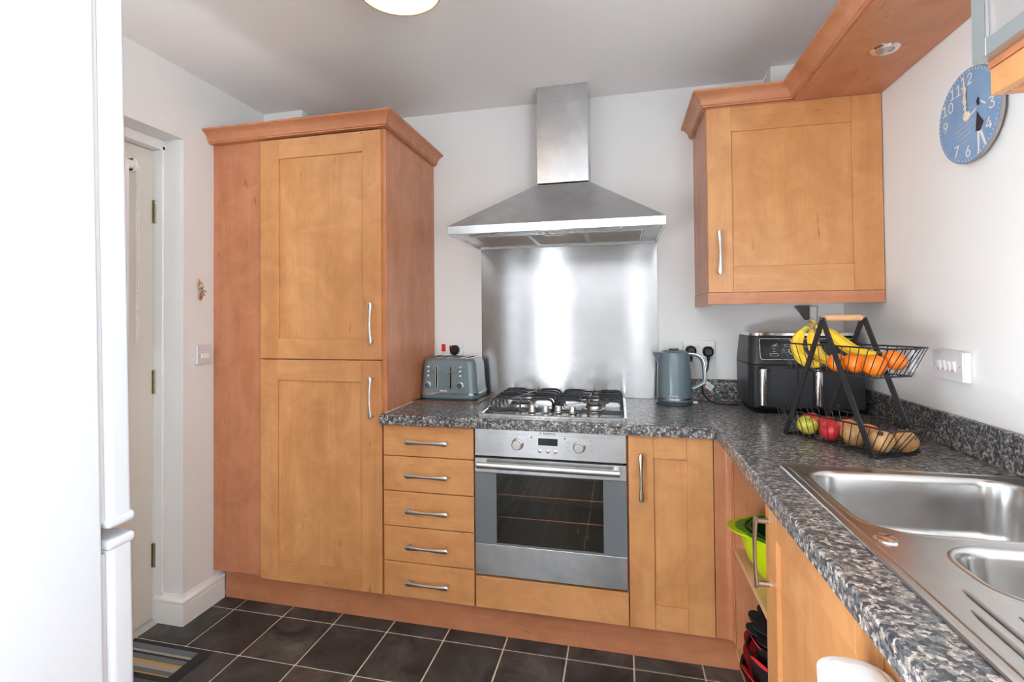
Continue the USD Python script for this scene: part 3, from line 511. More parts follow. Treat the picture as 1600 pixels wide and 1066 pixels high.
# ------------------------------------------------------------------ oven
t = Thing('oven', 'built-in stainless steel single oven with glass door under the hob', 'oven', (.7, -.4, .28))
OX0, OX1 = .4045, .9945
cp = t.add('control_panel', bx(OX0, OX1, -.604, -.585, .758, .866, .0015), M['steel_x'])
t.add('trim_line', bx(.455, .955, -.6045, -.6035, .8490, .8497), M['grey_ink'], cp)
for x, n in ((.580, 0), (.820, 1)):
    kb = t.add('knob', lathe([(0, 0), (.0235, 0), (.0235, .003), (.021, .005), (.0195, .024), (.017, .027), (0, .0275)], 32, 'y', (x, -.604, .812)), M['nickel'], cp)
    t.add('knob_mark', cat(*[text(s, .006, (x+dx, -.6042, .812+dz), (1, 0, 0), (0, 0, 1)) for s, dx, dz in ([('0', 0, .031), ('*', -.045, .014), ('=', -.043, -.02), ('o', .042, .014), ('+', .042, -.02)] if n == 0 else [('0', 0, .031), ('250', -.042, .012), ('200', -.042, -.004), ('150', -.042, -.02), ('50', .045, .022), ('75', .045, .002), ('100', .045, -.018)])], bx(x-.0006, x+.0006, -.6045, -.604, .837, .841)), M['grey_ink'], cp)
t.add('display', bx(.662, .737, -.6052, -.6035, .811, .838, .0006), M['gloss'], cp)
t.add('display_print', cat(*[text(s, .0045, (x, -.6042, z), (1, 0, 0), (0, 0, 1)) for s, x, z in (('-', .652, .832), ('o', .652, .818), ('-', .747, .832), ('o', .747, .818), ('-', .667, .800), ('+', .7, .800), ('o', .729, .800))]), M['grey_ink'], cp)
for x in (.668, .6985, .7285): t.add('button', lathe([(0, 0), (.0075, 0), (.007, .003), (.005, .004), (0, .0042)], 20, 'y', (x, -.604, .7885)), M['chrome'], cp)
for x in (.634, .765): t.add('indicator_light', lathe([(0, 0), (.0035, 0), (.003, .002), (0, .0025)], 12, 'y', (x, -.604, .840)), M['red_sw'], cp)
t.add('brand_name', cat(text('Electrolux', .0075, (.706, -.6042, .8535), (1, 0, 0), (0, 0, 1), bold=True), prism(sbox(.668, .8535, .674, .861).difference(sbox(.6695, .855, .6725, .8595)), .0005, 'y', -.6046)), M['black_ink'], cp)
t.add('vent_gap', bx(OX0+.012, OX1-.012, -.597, -.585, .7505, .7575), M['dark'])
dr = t.add('door', cat(bx(OX0, OX1, -.604, -.585, .692, .7495, .0015)), M['steel_x'])
t.add('door_band', bx(OX0, OX1, -.604, -.585, .287, .408, .0015), M['steel_x'], dr)
t.add('glass_border', prism(sbox(OX0, .4085, OX1, .6915).difference(sbox(.492, .4150, .908, .6905)), .012, 'y', -.6025), M['oven_blue'], dr)
t.add('glass', bx(.4915, .9085, -.5995, -.5965, .4145, .691), M['oven_pane'], dr)
t.add('handle', cat(tube([(.424, -.643, .731), (.970, -.643, .731)], .0115, 16, flat=1.15, up=(0, 0, 1)), bx(.431, .452, -.640, -.603, .722, .738, .002), bx(.946, .967, -.640, -.603, .722, .738, .002)), M['nickel'], dr)
cav = cat(bx(.455, .945, -.14, -.12, .40, .71), bx(.440, .458, -.59, -.12, .40, .71), bx(.942, .960, -.59, -.12, .40, .71), bx(.440, .960, -.59, -.12, .395, .412), bx(.440, .960, -.59, -.12, .700, .715))
t.add('cavity', cav, M['cavity'])
for z in (.592, .502): t.add('wire_shelf', cat(tube([(.462, -.555, z), (.938, -.555, z)], .0026, 8), tube([(.462, -.20, z), (.938, -.20, z)], .0026, 8), *[tube([(.48+i*.034, -.555, z), (.48+i*.034, -.20, z)], .0012, 5) for i in range(14)]), M['rod'])
t.add('shelf_runner', cat(*[tube([(xx, -.56, .44+i*.03), (xx, -.15, .44+i*.03)], .0022, 6) for xx in (.461, .939) for i in range(8)]), M['brass'])
t.add('heating_element', cat(tube([(.50, -.5, .672), (.90, -.5, .672), (.90, -.2, .672), (.5, -.2, .672)], .004, 8)), M['brass'])

# ------------------------------------------------------------------ hob
t = Thing('gas_hob', 'stainless steel four-burner gas hob with black pan supports on the worktop', 'hob', (.7, -.32, .91))
hr = rrect(.402, .998, -.575, -.060, .012, 4)
t.add('hotplate', loft([hr, hr, offset_ring(hr, .004), offset_ring(hr, .016), offset_ring(hr, .022)], [.9105, .917, .9205, .9205, .9165]), M['hotplate'], smooth=40)
for x, zr in ((.619, 0), (.675, 1), (.7275, 2), (.785, 3)):
    t.add('knob', lathe([(0, 0), (.0165, 0), (.0165, .004), (.0145, .006), (.0135, .022), (.012, .0245), (0, .025)], 24, 'z', (x, -.492, .9205)), M['nickel'])
for (x, y, r) in ((.548, -.17, .036), (.865, -.17, .047), (.548, -.37, .047), (.865, -.37, .036)):
    p = t.add('burner', lathe([(0, 0), (r*1.35, 0), (r*1.3, .004), (r, .006), (r*.96, .016), (0, .016)], 32, 'z', (x, y, .9170)), M['nickel'])
    t.add('burner_cap', lathe([(0, 0), (r*.86, 0), (r*.88, .004), (r*.8, .007), (0, .0075)], 32, 'z', (x, y, .9332)), M['black_matt'], p)
def grate(x0, x1, y0, y1):
    zt, zb, parts = .9575, .9215, []
    r = .0052
    xm = (x0+x1)/2
    parts.append(tube([(x0, y0, zb), (x1, y0, zb), (x1, y1, zb), (x0, y1, zb)], r*.8, 6, closed=True))
    for y in np.linspace(y0+.045, y1-.03, 5):
        for s in (0, 1):
            xa, xb = (x0, xm-.035) if s == 0 else (x1, xm+.035)
            dx = .022*(1 if s == 0 else -1)
            parts.append(tube([(xa, y, zb), (xa, y, zt-.016), (xa+dx*.35, y, zt-.004), (xa+dx, y, zt), (xb-dx, y, zt), (xb, y, zt-.004)], r, 6))
    for x in (xm,):
        parts.append(tube([(x, y0, zb), (x, y0+.012, zt-.006), (x, y0+.075, zt)], r*.8, 6)); parts.append(tube([(x, y1, zb), (x, y1-.012, zt-.006), (x, y1-.075, zt)], r*.8, 6)); parts.append(tube([(x, (y0+y1)/2-.05, zt), (x, (y0+y1)/2+.05, zt)], r*.8, 6))
    for y in ((y0*.75+y1*.25), (y0*.25+y1*.75)): parts.append(tube([(xm-.04, y-.045, zt-.003), (xm+.04, y-.045, zt-.003), (xm+.04, y+.045, zt-.003), (xm-.04, y+.045, zt-.003)], r*.7, 6, closed=True))
    return cat(*parts)
t.add('pan_support', grate(.425, .695, -.450, -.075), M['black_matt']); t.add('pan_support', grate(.712, .980, -.450, -.075), M['black_matt'])
t.add('spark_lead', tube([(.520, -.44, .962), (.560, -.34, .965), (.600, -.24, .972)], .0018, 6), M['nickel'])

# ------------------------------------------------------------------ toaster on its mat
mt = Thing('worktop_saver', 'black worktop saver board with copper edge under the toaster', 'mat', (.17, -.16, .91))
mt.add('board', bx(.0150, .338, -.306, -.022, WT+.0005, WT+.006, .001), M['mat_copper']); mt.add('top_sheet', bx(.0162, .3365, -.3045, -.0225, WT+.0063, WT+.0075), M['mat_black'])
TZ = WT+.0077
t = Thing('toaster', 'blue-grey ribbed four-slice toaster with chrome controls on the black board', 'toaster', (.163, -.13, TZ))
def tring(inset, r): return rrect(.0175+inset, .3090-inset, -.2430+inset*.9, -.0245-inset*.5, r, 6)
rings, zz = [], []
prof = [(0.004, 0), (.0005, .004), (0, .012), (.001, .022)]
zc = .026
rib = [(z, .0012+.010*((z-.026)/.15)+(.0010 if i % 2 else 0)) for i, z in enumerate(np.linspace(.046, .140, 25))]
for z, s in [(0, .005), (.004, .001), (.012, 0), (.0185, .0004)]+[(.0188, .0015), (.0305, .0015), (.0308, .0006)]+rib+[(.152, .0105), (.168, .0122), (.178, .0150), (.186, .0195), (.191, .0265), (.1925, .036)]:
    rings.append(tring(s, .038)); zz.append(TZ+z)
t.add('body', loft(rings, zz), M['blue'], smooth=28)
ch = [tring(.0008, .038), tring(.0008, .038)]
hole_ = tring(.004, .036)[::-1]
t.add('chrome_band', loft(ch, [TZ+.0190, TZ+.0303], [hole_]), M['chrome'], smooth=40)
t.add('top_plate', prism(Polygon(tring(.040, .02)), .0015, 'z', TZ+.1926), M['steel_x'])
for x in (.075, .128, .198, .252): t.add('slot', prism(Polygon(rrect(x-.015, x+.015, -.205, -.060, .006)).difference(Polygon(rrect(x-.012, x+.012, -.202, -.063, .005))), .0018, 'z', TZ+.1942), M['nickel']); t.add('slot_opening', prism(Polygon(rrect(x-.0118, x+.0118, -.2018, -.0632, .005)), .0006, 'z', TZ+.1943), M['dark'])
def fy(z): return -.2430+.9*(.0012+.010*(z-.026)/.15)-.0002
def fm(m, z0): return m
sl = math.atan(.9*.010/.15)
TM = lambda z: frame((0, fy(z), TZ+z), (1, 0, 0), (0, math.cos(sl), -math.sin(sl)), (0, math.sin(sl), math.cos(sl)))
def tf(m, z): return xf(m, TM(z))
for x in (.1075, .1795):
    p = t.add('lever_track', tf(prism(Polygon(rrect(x-.0062, x+.0062, -.056, .056, .006)).difference(Polygon(rrect(x-.0034, x+.0034, -.053, .053, .0033))), .0022, 'y', -.0022), .104), M['chrome'])
    t.add('track_slot', tf(prism(Polygon(rrect(x-.0034, x+.0034, -.053, .053, .0033)), .0010, 'y', -.0012), .104), M['dark'], p)
    t.add('lever', tf(rbox(x-.021, x+.017, -.019, -.0025, .024, .0295, .0025, 8), .104), M['nickel'], p)
for x in (.062, .227):
    for z in (.154-.001, .132, .110): t.add('button', tf(lathe([(0, 0), (.0068, 0), (.0068, .0015), (.0045, .003), (0, .0024)], 20, 'y', (x, 0, 0)), z), M['chrome'])
    p = t.add('dial', tf(lathe([(0, 0), (.0165, 0), (.0165, .003), (.0145, .0035), (.0135, .011), (.012, .0125), (0, .0125)], 28, 'y', (x, 0, 0)), .066), M['chrome'])
    t.add('dial_face', tf(lathe([(0, .0126), (.0105, .0126), (.0105, .0135), (0, .0137)], 24, 'y', (x, 0, 0)), .066), M['blue_dark'], p)
t.add('brand_name', tf(text('Breville', .0072, (.1435, -.0004, 0), (1, 0, 0), (0, 0, 1), bold=True), .036), M['white_ink'])
def lead(name, label, pts, r=.0032): return single(name, tube(pts, r, 8), M['black'], label, 'cable')

# ------------------------------------------------------------------ sockets and switches
def plate_y(name, label, category, x0, x1, z0, z1, th=.009):
    t = Thing(name, label, category, ((x0+x1)/2, 0, (z0+z1)/2)); t.add('plate', bx(x0, x1, -th, -.001, z0, z1, .0025), M['white']); return t
t = plate_y('cooker_switch', 'white cooker switch plate with two red rockers behind the toaster', 'switch', .024, .170, 1.108, 1.189)
t.add('rocker', bx(.052, .0745, -.0135, -.0088, 1.131, 1.170, .002), M['red_sw'], label='large red rocker'); t.add('rocker', bx(.096, .108, -.0125, -.0088, 1.139, 1.162, .0015), M['red_sw'])
t.add('screw', cat(*[lathe([(0, 0), (.0022, 0), (.002, .001), (0, .0011)], 10, 'y', (x, -.009, 1.152)) for x in (.034, .160)]), M['nickel'])
t.add('print', cat(text('COOKER', .003, (.0635, -.0091, 1.121), (1, 0, 0), (0, 0, 1), .0003), text('ON', .003, (.102, -.0091, 1.121), (1, 0, 0), (0, 0, 1), .0003)), M['grey_ink'])
def plug(name, label, x, z, th):
    t = Thing(name, label, 'plug', (x, -th, z))
    out = [(0.0, .026), (.014, .023), (.023, .012), (.0245, -.004), (.020, -.016), (.010, -.0225), (-.010, -.0225), (-.020, -.016), (-.0245, -.004), (-.023, .012), (-.014, .023)]
    pg = Polygon(out); rr = np.array(out)[::-1]
    rings = [rr*1.0, rr*1.0, rr*.9, rr*.62]; zs_ = [.0005, .016, .024, .028]
    m = loft([r[::-1] if Polygon(r).exterior.is_ccw is False else r for r in rings], zs_); v, f, _ = meshkit.arrays(m)
    v = np.stack([v[:, 0]+x, -th-v[:, 2], v[:, 1]+z], 1); tm = trimesh.Trimesh(v, f, process=False); tm.fix_normals()
    b = t.add('plug_body', tm, M['black'], smooth=50)
    t.add('cord_grip', tube([(x, -th-.012, z-.018), (x, -th-.013, z-.035), (x, -th-.013, z-.05)], [.0085, .0065, .0042], 10), M['black'])
    return t
plug('plug', 'black plug in the cooker switch plate above the toaster', .128, 1.139, .0095)
lead('power_cable', 'black cable dropping from the plug down behind the toaster', [(.128, -.0225, 1.088), (.128, -.021, 1.05), (.130, -.0205, 1.02), (.135, -.0205, .99), (.15, -.0215, .93)], .0028)
t = plate_y('double_socket', 'white double socket with two black plugs behind the kettle', 'socket', 1.268, 1.411, 1.109, 1.192)
for x in (1.330, 1.346): t.add('rocker', bx(x-.0072, x+.0072, -.0125, -.0088, 1.160, 1.183, .0015), M['white'])
plug('plug', 'black plug in the left half of the socket half hidden by the kettle handle', 1.301, 1.143, .0095)
plug('plug', 'black plug in the right half of the socket with its cable hanging free', 1.377, 1.140, .0095)
lead('power_cable', 'black kettle and fryer cable curving from the plug along the worktop to the air fryer', [(1.377, -.0225, 1.089), (1.372, -.026, 1.06), (1.357, -.03, 1.03), (1.342, -.05, .985), (1.345, -.08, .95), (1.365, -.11, .925), (1.40, -.135, .916), (1.44, -.14, .9145), (1.470, -.135, .9145), (1.483, -.12, .9145)], .0036)
tag_ = Thing('cable_tag', 'small white paper tag with red corner tied to the cable beside the kettle', 'tag', (1.37, -.08, .98))
tm = frame((1.372, -.060, .985), (.80, 0, -.60), (.6, 0, .8), (0, -1, 0))
tag_.add('paper', xf(bx(-.020, .020, -.014, .014, -.0006, .0006), tm), M['white'], smooth=False); tag_.add('red_corner', xf(bx(-.0199, -.013, -.0139, .0, .0007, .0010), tm), M['red_sw'], smooth=False)
tag_.add('print', xf(cat(*[bx(-.009, .016, y, y+.0012, .0007, .0009) for y in (-.009, -.005, -.001, .003, .007)]), tm), M['grey_ink'], smooth=False)

def plate_x(name, label, y0, y1, z0, z1, th):
    t = Thing(name, label, 'switch', (XR, (y0+y1)/2, (z0+z1)/2)); t.add('pattress', bx(XR-th+.006, XR-.001, y0, y1, z0, z1, .003), M['white']); t.add('plate', bx(XR-th, XR-th+.0058, y0+.001, y1-.001, z0+.001, z1-.001, .002), plate_mat); return t
plate_mat = plain('grey_white_plate', lin(216, 213, 216), .35)
th = .024
t = plate_x('switch', 'white four-gang appliance switch on the right wall above the upstand', -.853, -.705, 1.112, 1.200, th)
for i in range(4):
    y = -.746-i*.0225; p = t.add('rocker', xf(bx(-.004, .004, -.0072, .0072, -.015, .015, .001), rotm((0, 1, 0), -9, (XR-th-.001, y, 1.157))), M['white'])
    t.add('red_print', text(['HOB', 'DW', 'FR', 'WM'][i], .0042, (XR-th-.0055, y, 1.143), (0, -1, 0), (0, 0, 1), .0004), M['red_ink'], p)
t.add('screw', cat(*[lathe([(0, 0), (.0022, 0), (.002, .001), (0, .0011)], 10, 'x', (XR-th, y, 1.157)) for y in (-.720, -.840)]), M['nickel'])
t = plate_x('switch', 'white single switch on the right wall partly behind the fruit basket', -.578, -.490, 1.112, 1.200, th)
t.add('rocker', xf(bx(-.004, .004, -.011, .011, -.015, .015, .001), rotm((0, 1, 0), -9, (XR-th-.001, -.531, 1.158))), M['white'])
t.add('red_print', text('FRIDGE', .0042, (XR-th-.0004, -.532, 1.130), (0, -1, 0), (0, 0, 1), .0004), M['red_ink'])
t.add('screw', lathe([(0, 0), (.0022, 0), (.002, .001), (0, .0011)], 10, 'x', (XR-th, -.566, 1.157)), M['nickel'])
t = Thing('light_switch', 'white light switch plate on the left wall beside the tall cupboard', 'switch', (XL, -.64, 1.15))
t.add('plate', bx(XL+.001, XL+.013, -.686, -.600, 1.109, 1.196, .003), plate_mat); t.add('rocker', bx(XL+.0128, XL+.017, -.664, -.618, 1.135, 1.158, .0015), M['white']); t.add('screw', lathe([(0, 0), (.0022, 0), (.002, .001), (0, .0011)], 10, 'x', (0, 0, 0)).apply_transform(frame((XL+.0128, -.675, 1.152), (-1, 0, 0), (0, 1, 0), (0, 0, -1))), M['nickel'])
t = Thing('key_hook', 'small pale wooden hook stuck on the left wall holding keys', 'hook', (XL, -.667, 1.48))
t.add('hook_plate', bx(XL+.001, XL+.006, -.674, -.660, 1.462, 1.492, .002), M['handle_wood']); t.add('hook_pin', tube([(XL+.006, -.667, 1.476), (XL+.016, -.667, 1.474), (XL+.019, -.667, 1.481)], .0018, 8), M['brass'])
t = Thing('keys', 'bunch of keys with a copper leaf fob hanging from the wall hook', 'keys', (XL+.01, -.667, 1.43))
th_ = np.linspace(0, 2*np.pi, 25)[:-1]
t.add('key_ring', tube([(XL+.013, -.667+.015*math.cos(a), 1.461+.015*math.sin(a)) for a in th_], .0013, 6, closed=True), M['brass'])
def key(o, ang, mat, s=1.):
    pl = Polygon([(-.003, 0), (.003, 0), (.003, -.026), (.001, -.029), (-.003, -.026)]).union(Point(0, .007).buffer(.010)).difference(Point(0, .011).buffer(.003))
    t.add('key', xf(prism(affinity.scale(pl, s, s, origin=(0, 0)), .002, 'x', -.001), rotm((1, 0, 0), ang, o)), mat, smooth=False)
key((XL+.012, -.660, 1.440), 38, M['brass']); key((XL+.016, -.668, 1.440), -18, M['nickel']); key((XL+.009, -.655, 1.445), 72, M['brass'], .9)
leaf = Polygon([(0, .018), (.006, .012), (.005, .006), (.011, .003), (.007, -.003), (.009, -.010), (.003, -.011), (0, -.020), (-.003, -.011), (-.009, -.010), (-.007, -.003), (-.011, .003), (-.005, .006), (-.006, .012)])
t.add('leaf_fob', prism(affinity.translate(leaf, -.667, 1.414), .0025, 'x', XL+.013), M['copper'], smooth=False)
single('wall_bracket', prism([(1.749, 1.3495), (1.802, 1.3495), (1.802, 1.290), (1.792, 1.287)], .028, 'y', -.030), plain('bracket_grey', lin(92, 90, 88), .6), 'dark grey triangular bracket under the wall cupboard in the corner', 'bracket', smooth=False)
single('cable_trunking', bx(1.806, 1.838, -.016, -.001, 1.0105, 1.3495, .002), M['trim'], 'white vertical cable trunking on the back wall under the wall cupboard', 'trunking')

# ------------------------------------------------------------------ kettle
KX, KY, KZ = 1.214, -.120, WT
kb = Thing('power_stand', 'round grey power stand under the kettle on the worktop', 'kettle stand', (KX, KY, KZ))
kb.add('base', lathe([(0, .0005), (.078, .0005), (.081, .003), (.081, .010), (.077, .013), (0, .013)], 44, 'z', (KX, KY, KZ)), M['blue_dark']); kb.add('socket_foot', rbox(KX+.079, KX+.101, KY-.01, KY+.02, KZ+.004, KZ+.013, .003, 8), M['white'])
t = Thing('kettle', 'blue-grey ribbed jug kettle with chrome band beside the splashback', 'kettle', (KX, KY, KZ+.013))
pr = [(0, .0135), (.074, .0135), (.0765, .016), (.0768, .024)]
pr += [(.0762, .0245), (.0762, .0325), (.0768, .033)]
for i, z in enumerate(np.linspace(.046, .150, 23)): pr.append((.0768-.0062*((z-.03)/.2)**1.4-(.0011 if i % 2 else 0), z))
pr += [(.0722, .165), (.0710, .190), (.0690, .212), (.0668, .226), (.0640, .2335), (.059, .2375), (.050, .2390), (0, .2405)]
t.add('body', lathe(pr, 56, 'z', (KX, KY, KZ)), M['blue'], smooth=28)
t.add('chrome_band', lathe([(.0750, .0245), (.0772, .0247), (.0772, .0325), (.0750, .0327), (.0750, .0245)], 56, 'z', (KX, KY, KZ)), M['chrome'])
lid = t.add('lid', lathe([(0, .2385), (.048, .2385), (.046, .2430), (0, .2445)], 40, 'z', (KX, KY, KZ)), M['blue']); t.add('lid_grip', rbox(KX-.021, KX+.021, KY-.012, KY+.012, KZ+.243, KZ+.2515, .004, 10), M['blue_dark'], lid)
sp = trimesh.convex.convex_hull(np.array([(KX-.060, KY-.024, KZ+.236), (KX-.060, KY+.024, KZ+.236), (KX-.092, KY-.004, KZ+.232), (KX-.092, KY+.004, KZ+.232), (KX-.090, KY, KZ+.224), (KX-.067, KY-.016, KZ+.182), (KX-.067, KY+.016, KZ+.182), (KX-.070, KY, KZ+.178)]))
t.add('spout', sp, M['blue'], smooth=50)
hp = [(.060, .226), (.084, .2255), (.106, .219), (.121, .203), (.128, .178), (.131, .140), (.130, .108), (.122, .096), (.100, .083), (.0735, .071)]
hp = np.array(hp); tt = np.linspace(0, len(hp)-1, 40)
hpath = np.stack([KX+np.interp(tt, range(len(hp)), hp[:, 0]), np.full(40, KY), KZ+np.interp(tt, range(len(hp)), hp[:, 1])], 1)
for _ in range(3): hpath[1:-1] = (hpath[:-2]+2*hpath[1:-1]+hpath[2:])/4
hd = t.add('handle', tube(hpath, np.tile([[.0128, .0085]], (40, 1)), 14, up=(0, 1, 0)), M['blue'])
t.add('chrome_trim', tube(hpath*[1, 1, 1]+[0, -.0118, 0]+np.stack([np.linspace(.001, .006, 40), np.zeros(40), np.linspace(.004, -.001, 40)], 1), .0020, 6), M['chrome'], hd)
tx_ = text('Breville', .0075, (0, 0, 0), (1, 0, 0), (0, 0, 1), bold=True); v = np.array(tx_.vertices); v[:, 0] += 0.0
al = v[:, 0]/.0772-math.pi/2-.12; rr_ = .0770-v[:, 1]*1.0; v = np.stack([KX+rr_*np.cos(al), KY+rr_*np.sin(al), KZ+.040+v[:, 2]], 1)
t.add('brand_name', trimesh.Trimesh(v, tx_.faces, process=False), M['white_ink'])

# ------------------------------------------------------------------ air fryer
AX0, AX1, AY0, AY1 = 1.486, 1.906, -.328, -.050
t = Thing('air_fryer', 'black dual-drawer air fryer with chrome handles in the worktop corner behind the fruit', 'air fryer', (1.68, -.21, WT))
def aring(d, r, fx=0): return rrect(AX0+d, AX1-d, AY0+d+fx, AY1-d, r, 6)
t.add('foot', loft([aring(.030, .03), aring(.018, .03)], [WT+.0005, WT+.022]), M['black'])
t.add('lower_body', loft([aring(.016, .035), aring(.006, .04), aring(.002, .04), aring(.0, .04)], [WT+.0222, WT+.030, WT+.060, WT+.200]), M['fryer'], smooth=40)
t.add('upper_body', loft([aring(.0, .04), aring(.002, .04, .004), aring(.010, .04, .024), aring(.013, .04, .028)], [WT+.203, WT+.225, WT+.310, WT+.316]), M['fryer'], smooth=40)
t.add('top_trim', loft([aring(.012, .04, .027), aring(.012, .04, .027), aring(.020, .04, .03)], [WT+.3165, WT+.327, WT+.330]), M['chrome'], smooth=40)
for x0, x1, hx in ((AX0+.012, 1.6605, 1.5285), (1.6630, AX1-.012, 1.7275)):
    p = t.add('drawer', bx(x0, x1, AY0-.005, AY0+.012, WT+.030, WT+.198, .002), M['fryer'])
    t.add('handle', cat(tube([(hx, AY0-.028, WT+.042), (hx, AY0-.028, WT+.186)], .0135, 20, flat=.75, up=(0, 1, 0))), M['chrome'], p)
    t.add('handle_post', cat(bx(hx-.012, hx+.012, AY0-.028, AY0-.004, WT+.184, WT+.193, .002), bx(hx-.012, hx+.012, AY0-.028, AY0-.004, WT+.034, WT+.043, .002)), M['black'], p)
    t.add('release_button', lathe([(0, 0), (.008, 0), (.0075, .004), (0, .005)], 16, 'y', (hx+.026, AY0-.005, WT+.178)), M['black'], p)
an = math.atan2(.020, .085); PX = lambda m: xf(m, frame((1.695, AY0+.0100, WT+.266), (1, 0, 0), (0, math.cos(an), -math.sin(an)), (0, math.sin(an), math.cos(an))))
pl = rrect(-.170, .170, -.046, .040, .009, 4)
cp = t.add('control_panel', PX(prism(Polygon(pl), .002, 'y', -.004)), M['gloss'])
t.add('panel_border', PX(prism(Polygon(pl).difference(Polygon(offset_ring(pl, .0016))), .0008, 'y', -.0050)), M['white_ink'], cp)
t.add('dial', PX(lathe([(0, 0), (.0155, 0), (.0145, .008), (0, .009)], 28, 'y', (-.047, -.004, -.010))), M['black'], cp)
t.add('dial_ring', PX(lathe([(.0150, 0), (.0172, 0), (.0172, .002), (.0150, .002), (.0150, 0)], 32, 'y', (-.047, -.004, -.010))), M['white_ink'], cp)
def pt(s, h, x, z, **k): return PX(text(s, h, (x, -.0043, z), (1, 0, 0), (0, 0, 1), .0004, **k))
ov = lambda x, z, w, h: PX(prism(Polygon(rrect(x-w, x+w, z-h, z+h, h*.95)).difference(Polygon(rrect(x-w+.0009, x+w-.0009, z-h+.0009, z+h-.0009, h*.8))), .0006, 'y', -.0047))
t.add('panel_print', cat(pt('DUAL ZONE', .0034, -.038, .021), pt('TEMP', .003, -.118, -.003), pt('TIME', .003, -.118, -.014), pt('- . - . -', .0028, -.118, .004), ov(-.118, -.026, .0155, .0052), ov(-.030, .012, .048, .0052), *[pt(s, .0028, -.083, z) for s, z in (('AIR FRY', -.006), ('ROAST', -.012), ('BAKE', -.018))], *[PX(bx(-.0725, -.067, -.0047, -.0041, z, z+.0012)) for z in (-.006, -.012, -.018)], *[pt(s, .0034, .06+.05*q, -.026) for q, s in enumerate(('SYNC', 'MATCH'))]), M['white_ink'], cp)
t.add('brand_name', pt('NINJA', .0088, -.040, .0265, bold=True), plain('copper_print', lin(226, 170, 120), .4), cp)
t.add('screen', PX(prism([(-.128, .008), (-.103, .008), (-.103, .023), (-.120, .013)], .0005, 'y', -.0046)), M['grey_ink'], cp)
sd = lambda s, h, y, z: text(s, h, (0, 0, 0), (0, -1, 0), (0, 0, 1), .0004)
lb = cat(*[text(s, .0055, (AX0+.0055+.0108*((z-.225)/.085)-.0012, -.262, WT+z), (0, -1, 0), (0, 0, 1), .0006) for s, z in (('6 in 1', .285), ('MAX CRISP', .272), ('ROAST', .259), ('BAKE', .246), ('REHEAT', .233))])
t.add('side_label', lb, M['white_ink'])
t.add('vent_grille', cat(*[bx(1.80+i*.0075, 1.804+i*.0075, AY0+.0255, AY0+.033, WT+.306, WT+.315) for i in range(9)]), M['dark'])

# ------------------------------------------------------------------ fruit rack and fruit
F1, U, Vd = np.array([1.513, -.690]), np.array([.485, -.8745]), np.array([.8745, .485])
def rk(a, b, z): p = F1+U*a+Vd*b; return (p[0], p[1], z)
RW, RL, RT = .150, .303, 1.301
t = Thing('fruit_rack', 'black wire two-tier fruit basket with wooden handle on the worktop', 'fruit basket', rk(RL/2, RW/2, WT))
def strap(a, b, w=.0085, th=.0025):
    a, b = np.array(a), np.array(b); dd = (b-a)/np.linalg.norm(b-a); n = np.array([*Vd, 0.]); s = np.cross(dd, n); P = []
    for e, q in ((a, 0), (b, 1)):
        for i in (-1, 1):
            for j in (-1, 1): P.append(e+s*w*i/1+n*th*j)
    return trimesh.convex.convex_hull(np.array(P))
ap = RL/2
for b, o in ((0, -.0035), (RW, .0035)):
    bb = b+o
    t.add('leg', strap(rk(0, bb, WT+.004), rk(ap, bb-.0026*np.sign(o)*0, RT), .0075), M['wire']); t.add('leg', strap(rk(RL, bb+np.sign(o)*.0052, WT+.004), rk(ap, bb+np.sign(o)*.0052, RT), .0075), M['wire'])
    t.add('pivot', cyl(rk(ap, bb-np.sign(o)*.003, RT), rk(ap, bb+np.sign(o)*.009, RT), .0055, 14), M['chrome'])
    for q in (0, RL): pass
t.add('foot_bar', cat(tube([rk(-.002, 0, WT+.0035), rk(-.002, RW, WT+.0035)], .003, 8), tube([rk(RL+.002, 0, WT+.0035), rk(RL+.002, RW, WT+.0035)], .003, 8)), M['wire'])
t.add('grip', tube([rk(ap, .004, RT), rk(ap, .008, RT), rk(ap, RW-.008, RT), rk(ap, RW-.004, RT)], [.0075, .0098, .0098, .0075], 18), M['handle_wood'])
def basket(z0, z1, w0=.004, rim=.041, sag=.0):
    B0, B1 = (0.0, RL), (w0+.004, RW-w0-.004); R0, R1 = (-rim, RL+rim), (w0-.001, RW-w0+.001)
    rim_ = [rk(R0[0], R1[0], z1), rk(ap, R1[0], z1-sag), rk(R0[1], R1[0], z1), rk(R0[1]+.02, RW/2, z1+.0), rk(R0[1], R1[1], z1), rk(ap, R1[1], z1-sag), rk(R0[0], R1[1], z1), rk(R0[0]-.02, RW/2, z1)]
    p = t.add('basket_rim', tube(rim_, .0024, 8, closed=True), M['wire'])
    bars = [tube([rk(B0[0], B1[0], z0), rk(B0[1], B1[0], z0), rk(B0[1], B1[1], z0), rk(B0[0], B1[1], z0)], .0020, 6, closed=True)]
    for s in np.linspace(0, 1, 15):
        for b0, b1 in ((B1[0], R1[0]), (B1[1], R1[1])): bars.append(tube([rk(B0[0]+s*(B0[1]-B0[0]), b0, z0), rk(R0[0]+s*(R0[1]-R0[0]), b1, z1)], .0013, 5))
    for s in np.linspace(.12, .88, 6):
        for a0, a1 in ((B0[0], R0[0]-.02+.04*abs(s-.5)), (B0[1], R0[1]+.02-.04*abs(s-.5))): bars.append(tube([rk(a0, B1[0]+s*(B1[1]-B1[0]), z0), rk(a1, R1[0]+s*(R1[1]-R1[0]), z1)], .0013, 5))
    for s in np.linspace(.04, .96, 10): bars.append(tube([rk(B0[0]+s*(B0[1]-B0[0]), B1[0], z0), rk(B0[0]+s*(B0[1]-B0[0]), B1[1], z0)], .0013, 5))
    t.add('wire_bars', cat(*bars), M['wire'], p)
ZB, ZU = WT+.008, 1.134
basket(ZB, .995); basket(ZU, 1.217)

